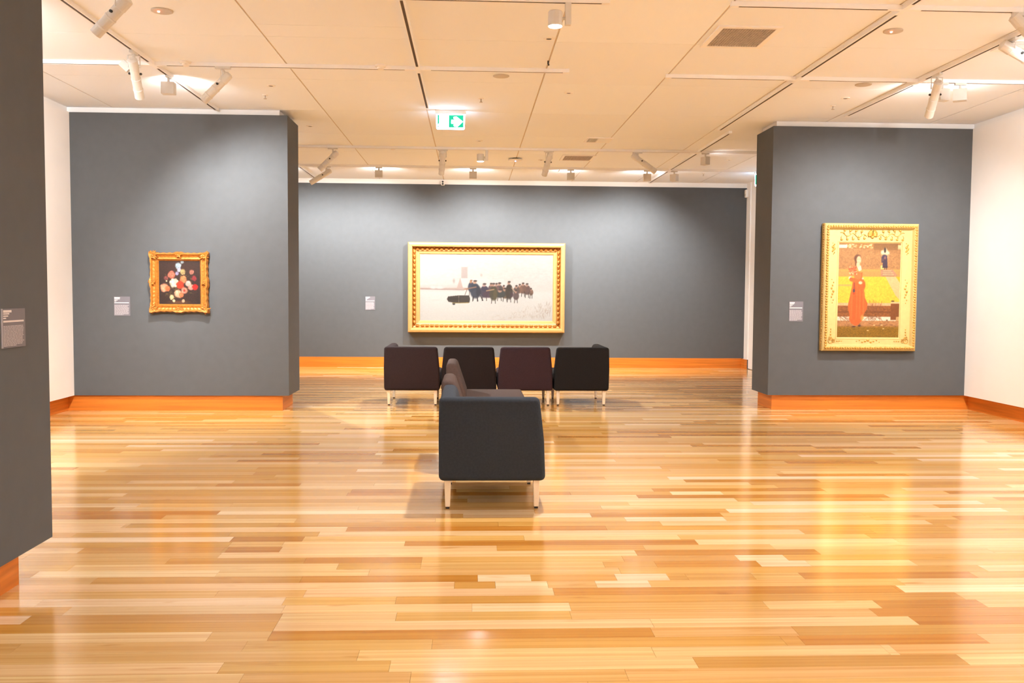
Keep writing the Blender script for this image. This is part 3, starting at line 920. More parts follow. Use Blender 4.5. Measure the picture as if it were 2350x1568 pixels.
class Canvas:
    def __init__(self, w, h, bg):
        self.w, self.h = w, h
        self.a = np.zeros((h, w, 3), np.float32)
        self.a[:] = bg
        yy, xx = np.mgrid[0:h, 0:w]
        self.x = (xx + .5) / w
        self.y = (yy + .5) / h
        self.rng = np.random.default_rng(5)

    def mix(self, m, c, al=1.0):
        m = np.clip(m, 0, 1)[..., None] * al
        self.a = self.a * (1 - m) + np.array(c, np.float32) * m

    def ell(self, cx, cy, rx, ry, c, al=1.0, soft=.25, rough=0.0, rot=0):
        dx, dy = self.x - cx, (self.y - cy)
        if rot:
            asp = self.h / self.w
            ca, sa = math.cos(rot), math.sin(rot)
            dx, dy = dx * ca + dy * asp * sa, (-dx * sa / asp + dy * ca)
        d = np.sqrt((dx / rx) ** 2 + (dy / ry) ** 2)
        if rough: d = d + rough * np.sin(np.arctan2(dy / ry, dx / rx) * 5 + cx * 50)
        self.mix((1 - d) / soft, c, al)

    def rect(self, x0, x1, y0, y1, c, al=1.0, soft=.004):
        m = np.minimum(np.minimum((self.x - x0), (x1 - self.x)) / soft, np.minimum((self.y - y0), (y1 - self.y)) / soft)
        self.mix(m + .5, c, al)

    def poly(self, pts, c, al=1.0):
        inside = np.zeros_like(self.x, bool)
        n = len(pts)
        j = n - 1
        for i in range(n):
            xi, yi = pts[i]; xj, yj = pts[j]
            if yi != yj:
                cond = ((yi > self.y) != (yj > self.y)) & (self.x < (xj - xi) * (self.y - yi) / (yj - yi) + xi)
                inside ^= cond
            j = i
        self.mix(inside.astype(np.float32), c, al)

    def line(self, x0, y0, x1, y1, wd, c, al=1.0):
        asp = self.h / self.w
        dx, dy = x1 - x0, (y1 - y0) * asp
        L2 = dx * dx + dy * dy + 1e-9
        tt = np.clip(((self.x - x0) * dx + (self.y - y0) * asp * dy) / L2, 0, 1)
        d = np.hypot(self.x - x0 - tt * dx, (self.y - y0) * asp - tt * dy)
        self.mix((wd - d) / (.6 / self.w) + .5, c, al)

    def noise(self, amt, sx=1, sy=1, y0=0, y1=1, x0=0, x1=1):
        h2, w2 = max(2, self.h // sy), max(2, self.w // sx)
        n = self.rng.normal(0, amt, (h2 + 2, w2 + 2))
        n = np.kron(n, np.ones((sy, sx)))[:self.h, :self.w]
        for _ in range(max(sx, sy)):
            p = np.pad(n, 1, 'edge')
            n = (p[1:-1, 1:-1] * 2 + p[:-2, 1:-1] + p[2:, 1:-1] + p[1:-1, :-2] + p[1:-1, 2:]) / 6
        n = n * 1.4
        m = ((self.y >= y0) & (self.y <= y1) & (self.x >= x0) & (self.x <= x1))
        self.a = self.a * (1 + (n * m)[..., None])

    def blur(self, n=1):
        for _ in range(n):
            p = np.pad(self.a, ((1, 1), (1, 1), (0, 0)), 'edge')
            self.a = (p[1:-1, 1:-1] * 4 + (p[:-2, 1:-1] + p[2:, 1:-1] + p[1:-1, :-2] + p[1:-1, 2:]) * 2
                      + p[:-2, :-2] + p[2:, 2:] + p[:-2, 2:] + p[2:, :-2]) / 16.0

    def mesh(self, name, W, Hh, parent, loc):
        w, h = self.w, self.h
        xs = np.linspace(-W / 2, W / 2, w)
        zs = np.linspace(Hh / 2, -Hh / 2, h)
        co = np.zeros((h, w, 3), np.float32)
        co[..., 0] = xs[None, :]
        co[..., 2] = zs[:, None]
        idx = np.arange(w * h).reshape(h, w)
        q = np.stack([idx[1:, :-1], idx[1:, 1:], idx[:-1, 1:], idx[:-1, :-1]], -1).reshape(-1, 4)
        me = bpy.data.meshes.new(name)
        me.vertices.add(w * h)
        me.vertices.foreach_set('co', co.ravel())
        me.loops.add(q.size)
        me.loops.foreach_set('vertex_index', q.ravel().astype(np.int32))
        me.polygons.add(len(q))
        me.polygons.foreach_set('loop_start', (np.arange(len(q)) * 4).astype(np.int32))
        me.update(calc_edges=True)
        at = me.attributes.new('paint', 'FLOAT_COLOR', 'POINT')
        s = np.clip(self.a, 0, 255) / 255.0
        l = np.where(s <= .04045, s / 12.92, ((s + .055) / 1.055) ** 2.4)
        rgba = np.ones((w * h, 4), np.float32)
        rgba[:, :3] = l.reshape(-1, 3)
        at.data.foreach_set('color', rgba.ravel())
        me.materials.append(PAINT)
        return link(name, me, parent, loc)


def flowers():
    c = Canvas(200, 216, (50, 31, 25))
    c.noise(.05, 3, 3)
    c.ell(.5, .2, .6, .35, (74, 46, 36), .5, 1.0)
    c.ell(.48, .915, .35, .05, (112, 70, 42), .8, .8)
    for i in range(70):
        r = c.rng.random(4)
        c.ell(.17 + .62 * r[0], .33 + .5 * r[1], .05, .018, (80 + 40 * r[2], 66 + 30 * r[2], 44), .7, .8, rot=3 * r[3])
    for (x, y, r, col) in ((.47, .145, .07, (168, 190, 202)), (.566, .067, .042, (160, 172, 176)), (.49, .235, .05, (188, 188, 210)), (.44, .31, .045, (165, 155, 190)),
                           (.575, .275, .065, (190, 162, 104)), (.31, .34, .085, (236, 118, 92)), (.175, .41, .05, (140, 72, 66)), (.785, .28, .055, (180, 112, 92)),
                           (.845, .41, .06, (146, 44, 48)), (.586, .435, .08, (238, 138, 86)), (.366, .51, .10, (252, 232, 202)), (.51, .55, .09, (238, 58, 30)),
                           (.70, .52, .07, (248, 200, 186)), (.765, .60, .065, (244, 158, 138)), (.865, .594, .068, (232, 30, 20)), (.14, .61, .095, (248, 168, 130)),
                           (.215, .63, .06, (240, 116, 66)), (.61, .667, .075, (244, 148, 122)), (.61, .667, .028, (190, 62, 44)), (.46, .735, .09, (250, 188, 152)),
                           (.535, .765, .055, (240, 128, 78)), (.31, .81, .055, (224, 204, 150)), (.36, .885, .035, (232, 216, 170)), (.58, .885, .038, (222, 182, 142)), (.19, .47, .02, (205, 200, 160))):
        r *= 1.14
        c.ell(x, y, r, r * .93, tuple(v * .86 for v in col), 1, .35, .02)
        for k in range(12):
            a = c.rng.random() * 6.28
            q = r * (.25 + .6 * c.rng.random())
            f = .72 + .48 * c.rng.random()
            c.ell(x + q * math.cos(a), y + q * math.sin(a) * .93, r * .36, r * .24, tuple(min(255, v * f) for v in col), .75, .7, rot=a + 1.5)
        c.ell(x - r * .2, y - r * .2, r * .4, r * .35, tuple(min(255, v * 1.1) for v in col), .5, .9)
    c.noise(.06, 2, 2)
    c.blur(1)
    c.a = c.a * .78
    return c


def snow():
    c = Canvas(500, 248, (250, 243, 236))
    c.mix(np.clip((c.x - .45) * 1.1, 0, 1) * np.clip((.56 - c.y) * 3, 0, 1), (226, 214, 208), .65)
    c.mix(np.clip((c.y - .54) / .04, 0, 1), (255, 252, 246), 1)
    c.noise(.012, 10, 2, 0, .5)
    # village
    for k in range(7):
        x = .04 + .06 * k
        c.ell(x, .49, .05, .045, (240, 228, 222), .8, .7)
    c.rect(0, .46, .505, .53, (206, 176, 166), .7, .01)
    c.rect(.31, .357, .185, .36, (214, 194, 188), .85, .008)
    c.rect(.313, .354, .165, .19, (250, 244, 240), 1, .006)
    c.poly([(.30, .36), (.51, .36), (.54, .49), (.31, .49)], (253, 248, 242), 1)
    c.poly([(.302, .35), (.275, .52), (.325, .52)], (222, 194, 184), .9)
    c.poly([(.54, .37), (.63, .37), (.65, .47), (.54, .47)], (253, 248, 242), .9)
    c.ell(.46, .31, .012, .03, (222, 202, 196), .8, .6)
    c.ell(.255, .40, .012, .05, (196, 176, 170), .7, .7)
    c.ell(.10, .50, .03, .03, (250, 244, 240), 1, .5)
    c.ell(.15, .50, .04, .028, (250, 244, 240), 1, .5)
    c.line(.0, .525, .33, .535, .0025, (184, 148, 138), .8)
    # roller
    c.poly([(.212, .635), (.30, .615), (.37, .618), (.377, .67), (.372, .725), (.28, .735), (.215, .715), (.203, .675)], (70, 60, 52), .95)
    c.ell(.255, .745, .012, .02, (60, 58, 64), .95, .3)
    c.line(.245, .733, .365, .728, .003, (190, 166, 90), .8)
    c.line(.292, .618, .292, .72, .0015, (220, 200, 180), .7)
    c.rect(.215, .30, .65, .69, (52, 46, 40), .5, .02)
    c.line(.338, .61, .352, .535, .0018, (96, 74, 66), .9)
    c.line(.37, .615, .374, .535, .0018, (96, 74, 66), .9)
    c.line(.335, .525, .41, .520, .0045, (214, 160, 124), .95)
    # figures: (x, top, body bottom, half width, colour)
    def person(x, t, b, w, col, head=(206, 160, 138), hat=None, legs=True):
        w *= 1.18
        c.ell(x, t + (b - t) * .60, w, (b - t) * .46, col, .95, .25)
        c.ell(x, t + (b - t) * .36, w * .72, (b - t) * .22, col, .95, .3)
        c.ell(x - w * .1, t + .028, w * .38, .028, head, .95, .4)
        c.ell(x, t + .008, w * .42, .016, hat or (84, 70, 64), .95, .4)
        if legs:
            for s_ in (-.35, .3):
                c.line(x + s_ * w, b - .03, x + s_ * w * 1.3, b + .045, .0022, (58, 48, 44), .9)
    person(.835, .50, .61, .016, (142, 106, 86)); person(.805, .43, .60, .026, (118, 88, 80)); person(.775, .42, .585, .024, (130, 96, 80)); person(.75, .44, .58, .02, (150, 110, 90), legs=False)
    person(.725, .46, .60, .024, (110, 92, 84)); person(.63, .46, .64, .02, (176, 138, 110), legs=False)
    person(.598, .42, .65, .03, (96, 84, 84)); person(.575, .43, .62, .022, (130, 100, 98), legs=False); person(.535, .43, .60, .025, (112, 90, 92), legs=False)
    person(.64, .50, .66, .03, (124, 100, 76)); person(.605, .52, .645, .04, (74, 76, 74), legs=False)
    person(.485, .435, .65, .034, (72, 66, 84), (210, 170, 160)); c.ell(.515, .60, .05, .06, (92, 70, 82), .95, .3)
    person(.553, .43, .69, .03, (88, 82, 62)); c.ell(.565, .60, .018, .09, (112, 98, 66), .8, .4)
    person(.67, .40, .67, .028, (74, 62, 52)); c.ell(.69, .60, .014, .045, (90, 66, 72), .9, .4)
    person(.722, .53, .68, .022, (112, 92, 90)); c.line(.50, .545, .555, .525, .004, (214, 170, 130), .9)
    c.line(.69, .50, .71, .55, .004, (216, 180, 150), .9)
    person(.385, .385, .57, .024, (72, 78, 96), (214, 150, 110), (176, 128, 96), False)
    person(.415, .39, .66, .036, (64, 70, 84), (222, 170, 140))
    c.ell(.44, .56, .022, .10, (60, 60, 70), .9, .35)
    c.line(.455, .62, .472, .69, .004, (60, 54, 56), .95); c.line(.43, .64, .434, .70, .0042, (60, 54, 56), .95); c.line(.40, .64, .398, .69, .0042, (66, 60, 60), .95)
    c.line(.42, .49, .345, .52, .005, (190, 140, 112), .7)
    # grass in the snow
    for k in range(110):
        r = c.rng.random(4)
        x = .62 + .36 * r[0] ** .5
        y = .99 - (x - .52) * .75 * r[1] * .7 - .02
        hgt = .02 + .05 * r[2] * (x - .5) * 2
        c.line(x, y, x + .012 * (r[3] - .5) * 2, y - hgt, .0009, (176, 140, 116), .25 + .5 * max(0, x - .8) * 3)
    for k in range(60):
        r = c.rng.random(3)
        c.ell(.5 + .48 * r[0], .93 - .14 * r[0] + .1 * r[1], .012, .006, (226, 200, 180), .4, .8)
    c.ell(.12, .69, .06, .006, (238, 226, 216), .7, .8)
    c.noise(.012, 2, 1)
    c.blur(1)
    c.a = c.a * .53
    return c


def garden():
    c = Canvas(240, 336, (190, 136, 84))
    c.noise(.035, 3, 3, 0, .29); c.noise(.05, 1, 1, 0, .29)
    c.rect(0, 1, 0, .06, (176, 120, 62), .9)
    for k in range(60):
        r = c.rng.random(3)
        c.ell(.12 + .44 * r[0], .015 + .04 * r[1], .02, .008, (250, 226, 170) if r[2] > .4 else (190, 140, 70), .8, .6)
    c.rect(-.1, .13, .02, .055, (255, 246, 220), .9)
    c.rect(.56, .95, .0, .075, (152, 106, 62), .95); c.rect(.95, 1.1, .02, .065, (244, 222, 160), .9)
    c.rect(.56, 1, .06, .10, (172, 122, 74), .6, .03)
    c.rect(0, 1, .275, .36, (206, 156, 84), 1); c.rect(0, 1, .28, .30, (214, 172, 82), .6, .01)
    c.rect(0, 1, .355, .635, (246, 204, 62), 1)
    c.noise(.025, 4, 3, .36, .63); c.noise(.025, 1, 1, .36, .63)
    c.rect(0, .22, .438, .456, (222, 172, 100), .9)
    c.poly([(.76, .355), (.93, .355), (1.0, .40), (1.0, .60), (.93, .55)], (246, 198, 140), .95)
    c.poly([(.93, .355), (1.0, .355), (1.0, .42)], (232, 186, 30), .9)
    # arch, figure and steps
    c.ell(.745, .115, .075, .065, (255, 236, 188), .95, .3, .1); c.rect(.69, .80, .12, .26, (206, 148, 88), .8, .02)
    c.rect(.68, .74, .235, .275, (252, 224, 130), .9)
    c.poly([(.722, .13), (.778, .13), (.792, .262), (.705, .262)], (74, 58, 76), .97); c.ell(.735, .145, .050, .030, (82, 66, 88), .95, .35); c.line(.70, .15, .70, .20, .012, (78, 62, 80), .9); c.ell(.742, .075, .022, .035, (70, 54, 50), .95, .35)
    c.ell(.745, .155, .018, .022, (184, 116, 100), .8, .5); c.line(.80, .12, .812, .19, .006, (190, 134, 110), .8)
    c.rect(.735, .745, .24, .283, (70, 50, 46), .9); c.rect(.77, .78, .24, .283, (70, 50, 46), .9)
    c.poly([(.68, .28), (.88, .28), (.95, .34), (.92, .352), (.69, .352)], (196, 142, 108), 1)
    for k in range(3): c.rect(.715, .855 + .02 * k, .29 + .02 * k, .30 + .02 * k, (250, 206, 150), .9); c.rect(.715, .855 + .02 * k, .30 + .02 * k, .306 + .02 * k, (146, 92, 70), .9)
    # terrace wall, water, bank, grass
    c.rect(0, 1, .633, .665, (240, 186, 132), 1); c.noise(.06, 4, 1, .633, .665)
    c.rect(0, 1, .663, .78, (156, 92, 44), 1); c.noise(.10, 4, 1, .663, .78); c.rect(0, 1, .72, .74, (120, 66, 30), .5, .01)
    c.rect(.86, 1, .62, .64, (248, 204, 150), 1); c.rect(.86, 1, .638, .82, (140, 80, 36), 1); c.ell(.89, .612, .035, .009, (92, 62, 40), .95, .4)
    c.rect(0, .86, .778, .822, (255, 236, 206), 1); c.rect(.86, .95, .812, .826, (250, 226, 190), 1); c.rect(.95, 1, .778, .85, (214, 166, 104), 1)
    c.rect(0, 1, .822, .885, (196, 136, 84), 1); c.noise(.08, 5, 1, .822, .885)
    c.rect(0, 1, .882, 1, (152, 108, 22), 1); c.rect(0, 1, .875, .895, (172, 120, 50), .6, .01); c.noise(.10, 2, 1, .88, 1)
    for k in range(26):
        r = c.rng.random(4)
        x = .50 + .20 * r[0]
        c.line(x, .72, x + .10 * (r[1] - .5), .60 + .05 * r[2], .003, (146, 84, 50), .55)
        c.line(x, .775, x + .16 * (r[1] - .5), .80 + .03 * r[3], .003, (128, 76, 46), .6)
    for k in range(14):
        r = c.rng.random(3)
        c.line(.0 + .18 * r[0], .775, .05 + .2 * r[1], .83, .003, (150, 96, 60), .6)
        c.ell(.1 + .85 * r[1], .85 + .03 * r[2], .03, .004, (120, 76, 46), .7, .6)
    for x, y in ((.50, .925), (.75, .905), (.60, .868), (.72, .866)): c.ell(x, y, .022, .008, (250, 214, 150), .9, .5, .2)
    c.ell(.805, .815, .02, .01, (120, 80, 48), .9, .5)
    # woman in a long orange dress
    dress = [(.27, .32), (.39, .31), (.385, .36), (.44, .42), (.425, .50), (.44, .58), (.485, .64), (.47, .70), (.42, .755), (.40, .82), (.34, .865), (.29, .875), (.22, .845), (.19, .80), (.20, .76), (.175, .70), (.17, .65), (.20, .55), (.235, .42), (.25, .39)]
    c.poly(dress, (244, 106, 44), 1)
    for k in range(12):
        r = c.rng.random(4)
        x = .22 + .2 * r[0]
        c.line(x, .44 + .1 * r[1], x + .05 * (x - .31) * 8 * r[2] * .3, .80, .006, (252, 142, 66) if r[3] > .5 else (220, 84, 30), .35)
    c.ell(.20, .82, .0, .0, (0, 0, 0), 0)
    c.ell(.40, .79, .03, .04, (240, 168, 84), .8, .5); c.ell(.27, .885, .04, .010, (96, 56, 42), .95, .4); c.ell(.36, .875, .03, .012, (90, 52, 50), .95, .4)
    c.ell(.315, .345, .072, .050, (240, 128, 66), 1, .25); c.ell(.225, .29, .062, .055, (222, 120, 70), 1, .25)
    for k in range(26):
        r = c.rng.random(3); c.ell(.17 + .13 * r[0], .245 + .09 * r[1], .014, .010, (252, 214, 150) if r[2] > .45 else (206, 80, 50), .85, .5)
    c.ell(.375, .26, .018, .03, (222, 130, 80), .9, .4)
    c.ell(.195, .37, .034, .020, (255, 226, 196), 1, .3); c.line(.21, .385, .345, .41, .030, (238, 112, 50), 1); c.ell(.36, .42, .036, .020, (252, 214, 168), 1, .35)
    c.ell(.395, .375, .02, .012, (255, 226, 196), .9, .4)
    c.ell(.42, .45, .03, .04, (236, 96, 40), .9, .5)
    c.poly([(.29, .235), (.36, .24), (.375, .285), (.33, .30)], (255, 226, 190), 1); c.ell(.315, .23, .03, .035, (250, 208, 162), 1, .3)
    c.ell(.305, .165, .062, .048, (118, 74, 50), 1, .2); c.ell(.325, .178, .042, .045, (252, 208, 162), 1, .25); c.ell(.275, .215, .014, .04, (124, 80, 56), .9, .4)
    c.ell(.308, .172, .010, .004, (120, 80, 60), .8, .6); c.ell(.342, .172, .010, .004, (120, 80, 60), .8, .6); c.ell(.327, .203, .010, .004, (214, 120, 96), .9, .6)
    c.line(.262, .42, .262, .50, .006, (110, 50, 60), .9); c.ell(.258, .505, .022, .022, (96, 70, 78), 1, .3); c.ell(.258, .535, .022, .012, (196, 60, 30), .8, .5)
    c.noise(.03, 2, 2)
    c.blur(1)
    c.a = c.a * .72
    return c


def rail_mesh(name, W, Hh, prof, side, m, nseg=1, mod=None, drop=None, dark=()):
    """one mitred frame rail; prof = [(inset, height)] ; frame in local x/z plane, height towards -y"""
    bm = bmesh.new()
    rows = []
    for s in range(nseg + 1):
        u = s / nseg
        row = []
        for pi, (d, h) in enumerate(prof):
            off, hh = (mod(u, pi, d, h) if mod else (d, h))
            hw, hv = W / 2 - off, Hh / 2 - off
            # positions along the rail follow the mitre of the nominal inset
            mw, mv = W / 2 - d, Hh / 2 - d
            a = -1 + 2 * u
            if side == 'top': p = (a * mw, -hh, hv)
            elif side == 'bottom': p = (a * mw, -hh, -hv)
            elif side == 'left': p = (-hw, -hh, a * mv)
            else: p = (hw, -hh, a * mv)
            if mod and u in (0, 1):
                sx = -1 if (side == 'left' or (side in ('top', 'bottom') and u == 0)) else 1
                sz = 1 if (side == 'top' or (side in ('left', 'right') and u == 1)) else -1
                p = (sx * hw, -hh, sz * hv)
            if drop and d > drop[0]: p = (p[0], p[1], p[2] - drop[1])
            row.append(bm.verts.new(p))
        rows.append(row)
    for a, b_ in zip(rows, rows[1:]):
        for i in range(len(prof) - 1):
            bm.faces.new((a[i], a[i + 1], b_[i + 1], b_[i])).material_index = 1 if i in dark else 0
    return mesh_of(name, bm, m)


def framed(loc, label, W, Hh, prof, mats, canvas, cw, ch, cy, nseg=1, mod=None, drop=None, dark=()):
    t = empty('framed_painting', loc, label, 'painting')
    fr = None
    for side in ('top', 'bottom', 'left', 'right'):
        link('frame_rail', rail_mesh('frame_rail', W, Hh, prof, side, mats, nseg, mod, drop, dark), t)
    obj('backing_board', bx(-W / 2 + .03, W / 2 - .03, -.012, 0, -Hh / 2 + .03, Hh / 2 - .03), M_DARK, t)
    canvas.mesh('canvas', cw, ch, t, (0, -cy, -(drop[1] if drop else 0)))
    return t


# --- flower painting with swept ornate frame (slate partition, left)
W1, H1 = .712, .745
def mod1(u, pi, d, h):
    if pi <= 2:
        e = abs(2 * u - 1)
        bumpc = math.exp(-((e) / .16) ** 2)
        bumpe = math.exp(-((1 - e) / .20) ** 2)
        wv = .014 * (bumpc + bumpe) - .006 + .003 * math.sin(u * 60)
        return d - wv, h * (1 + .12 * bumpe + .10 * bumpc)
    return d, h + (.0012 * math.sin(u * 88) if pi in (4, 5) else 0)
P1 = [(0.006, 0), (0.0, .045), (.012, .085), (.028, .085), (.040, .060), (.062, .050), (.078, .058), (.086, .060), (.098, .040), (.106, .030)]
p1 = framed((-3.598, YA, 1.598), 'small flower still life in a heavily carved orange gold frame', W1, H1, P1, M_ORNATE, flowers(), .512, .585, .030, 110, mod1)


rr = random.Random(3)


def acanthus(name, parent, loc, rad, h, n, m):
    """carved leaf cluster: curled lobes radiating from a boss"""
    bm = bmesh.new()
    for i in range(n):
        a = 2 * math.pi * i / n + rr.uniform(-.15, .15)
        q = rad * rr.uniform(.6, 1.2)
        ca, sa = math.cos(a), math.sin(a)
        b_ = a + .5
        tube(bm, [(ca * q * .15, -h, sa * q * .15), (ca * q * .5, -h - .014, sa * q * .5), (ca * q * .8, -h - .006, sa * q * .8),
                  (ca * q * .85 + .2 * q * math.cos(b_), -h + .012, sa * q * .85 + .2 * q * math.sin(b_))],
             [rad * .16, rad * .20, rad * .17, rad * .09], 6)
    blob(bm, (0, -h - .010, 0), (rad * .30, .018, rad * .26), 8, 5)
    return obj(name, bm, m, parent, loc, True)


for sx in (-1, 1):
    for sz in (-1, 1):
        acanthus('corner_ornament', p1, (sx * (W1 / 2 - .044), 0, sz * (H1 / 2 - .044)), .058, .064, 13, M_ORNATE)
for (x, z) in ((0, 1), (0, -1), (1, 0), (-1, 0)):
    acanthus('centre_ornament', p1, (x * (W1 / 2 - .036), 0, z * (H1 / 2 - .036)), .047, .064, 12, M_ORNATE)

# --- snowy procession, wide gold frame (far wall)
W2, H2 = 3.122, 1.785
P2 = [(0, 0), (0, .150), (.012, .170), (.050, .178), (.082, .170), (.090, .150), (.098, .098), (.150, .070), (.160, .076), (.172, .070), (.180, .060), (.222, .052), (.226, .040), (.238, .036)]
p2 = framed((.304, YK, 1.597), 'wide snowy village painting with walking crowd in a broad gold frame', W2, H2, P2, [M_GOLD_LIGHT, M_GOLD_DEEP], snow(), 2.66, 1.32, .037, dark=(5, 6))
bm = bmesh.new()
blob(bm, (0, 0, 0), (.047, .020, .031), 8, 5)
blob(bm, (0, -.010, .004), (.018, .020, .028), 7, 5)
blob(bm, (0, -.004, -.022), (.030, .018, .014), 7, 4)
leaf_v = mesh_of('leaf_ornament', bm, M_GOLD_DEEP, True)
bm = bmesh.new()
blob(bm, (0, 0, 0), (.031, .020, .047), 8, 5)
blob(bm, (.0, -.010, 0), (.028, .020, .018), 7, 5)
blob(bm, (0, -.004, -.022), (.020, .018, .014), 7, 4)
leaf_h = mesh_of('leaf_ornament', bm, M_GOLD_DEEP, True)
dlt = .124
n_ = 30
for k in range(n_):
    x = -W2 / 2 + dlt + .02 + (W2 - 2 * dlt - .04) * (k + .5) / n_
    for sz in (1, -1): link('leaf_ornament', leaf_v, p2, (x, -.086, sz * (H2 / 2 - dlt)))
n_ = 16
for k in range(n_):
    z = -H2 / 2 + dlt + .02 + (H2 - 2 * dlt - .04) * (k + .5) / n_
    for sx in (1, -1): link('leaf_ornament', leaf_h, p2, (sx * (W2 / 2 - dlt), -.086, z))

# --- lady in a garden, upright gold frame (slate partition, right)
W3, H3 = 1.238, 1.645
P3 = [(0, 0), (0, .085), (.010, .100), (.018, .105), (.026, .112), (.050, .116), (.060, .106), (.068, .082), (.074, .066), (.080, .062), (.188, .060), (.190, .064), (.200, .064), (.203, .056), (.214, .050)]
X3, Z3 = 5.150, 1.602
p3 = framed((X3, YB, Z3), 'upright garden painting of a figure in an orange dress in a pale gold frame', W3, H3, P3, M_GOLD_PALE, garden(), .815, 1.222, .051, drop=(.1, .038))
# sight opening sits lower in this frame: fill the upper part of the flat with a deeper header
CX0, CX1, CZ0, CZ1 = -.395, .460, -.643, .553
def bumps_band(side):
    bm = bmesh.new()
    L = W3 if side in ('top', 'bottom') else H3
    n = int(L / .034)
    for k in range(n):
        a = -L / 2 + .03 + (L - .06) * (k + .5) / n
        r = (.019, .014, .015) if k % 2 else (.014, .018, .020)
        if side == 'top': c = (a, -.114, H3 / 2 - .040)
        elif side == 'bottom': c = (a, -.114, -H3 / 2 + .040)
        elif side == 'left': c = (-W3 / 2 + .040, -.114, a)
        else: c = (W3 / 2 - .040, -.114, a)
        if side in ('left', 'right'): r = (r[2], r[1], r[0])
        blob(bm, c, r, 6, 4)
    o = obj('carved_leaf_band', bm, M_GOLD, p3, (0, 0, 0), True)
    o['kind'] = 'stuff'
for s_ in ('top', 'bottom', 'left', 'right'): bumps_band(s_)
# rope edge on the outer face
bm = bmesh.new()
n = int(H3 / .03)
for k in range(n):
    z = -H3 / 2 + H3 * (k + .5) / n
    for sx in (-1, 1): blob(bm, (sx * (W3 / 2 + .001), -.060, z), (.008, .014, .013), 6, 4)
o = obj('carved_edge', bm, M_GOLD, p3, (0, 0, 0), True); o['kind'] = 'stuff'
# shell and vine on the header, scrolls in the corners
ZF = -.062
zt = H3 / 2 - .145
bm = bmesh.new()
for k in range(11):
    a = math.radians(200 - 22 * k) if False else math.radians(-20 + 22 * k)
    tube(bm, [(0, ZF - .004, -.030), (.032 * math.cos(a), ZF - .014, -.01 + .032 * math.sin(a)), (.062 * math.cos(a), ZF - .008, -.005 + .062 * math.sin(a))], [.004, .010, .012], 6)
blob(bm, (0, ZF - .008, -.040), (.022, .014, .016), 8, 5)
obj('shell_ornament', bm, M_GOLD, p3, (.02, 0, zt + .01), True)
bm = bmesh.new()
for sx in (-1, 1):
    pts = []
    for k in range(25):
        u = k / 24
        pts.append((sx * (.075 + .345 * u), ZF - .004, .022 * math.sin(u * 15) - .02 + .03 * u))
    tube(bm, pts, .0045, 5)
    for k in range(9):
        u = (k + .5) / 9
        x = sx * (.085 + .335 * u)
        zz = (.040 if k % 2 else -.045) + .018 * math.sin(k * 3)
        blob(bm, (x, ZF - .006, zz), (.017, .012, .014), 7, 4)
        tube(bm, [(x, ZF - .004, zz * .2), (x + sx * .012, ZF - .006, zz * .6), (x, ZF - .004, zz)], .0035, 5)
obj('vine_ornament', bm, M_GOLD, p3, (.02, 0, zt), True)
def scroll(cx, cz, sx, sz, r=.045):
    bm = bmesh.new()
    for (ox, oz, rr_, t0) in ((0, 0, r, 0), (r * .9 * sx, 0, r * .6, 1), (0, r * .9 * sz, r * .6, 2)):
        pts = []
        for k in range(18):
            a = t0 + k * .55
            q = rr_ * (1 - k / 22)
            pts.append((ox + sx * q * math.cos(a), ZF - .003, oz + sz * q * math.sin(a)))
        tube(bm, pts, .0045, 5)
    for k in range(3):
        blob(bm, (0, ZF - .003, sz * (r * 1.9 + k * .035)), (.012 - .002 * k, .008, .011), 6, 4)
        blob(bm, (sx * (r * 1.9 + k * .03), ZF - .003, 0), (.011, .008, .009 - .002 * k), 6, 4)
    obj('corner_scroll', bm, M_GOLD, p3, (cx, 0, cz), True)
scroll(-W3 / 2 + .125, -H3 / 2 + .125, 1, 1)
scroll(W3 / 2 - .125, -H3 / 2 + .125, -1, 1)
def side_orn(cx, cz, vert=True, L=.15):
    bm = bmesh.new()
    for k in range(9):
        u = (k - 4) / 4
        o_ = .014 * math.sin(k * 2.1)
        c_ = (o_, ZF - .003, u * L) if vert else (u * L, ZF - .003, o_)
        rr_ = .013 * (1.15 - abs(u) * .7)
        blob(bm, c_, (rr_, .008, rr_ * 1.3) if vert else (rr_ * 1.3, .008, rr_), 6, 4)
    obj('side_ornament', bm, M_GOLD, p3, (cx, 0, cz), True)
side_orn(-W3 / 2 + .135, -.05); side_orn(W3 / 2 - .135, -.05); side_orn(0.0, -H3 / 2 + .125, False)
side_orn(-W3 / 2 + .135, .50, True, .07); side_orn(W3 / 2 - .135, .50, True, .07)

# ------------------------------------------------------------------ lounge chairs
SH, TOPZ, BOTZ = .44, .78, .20


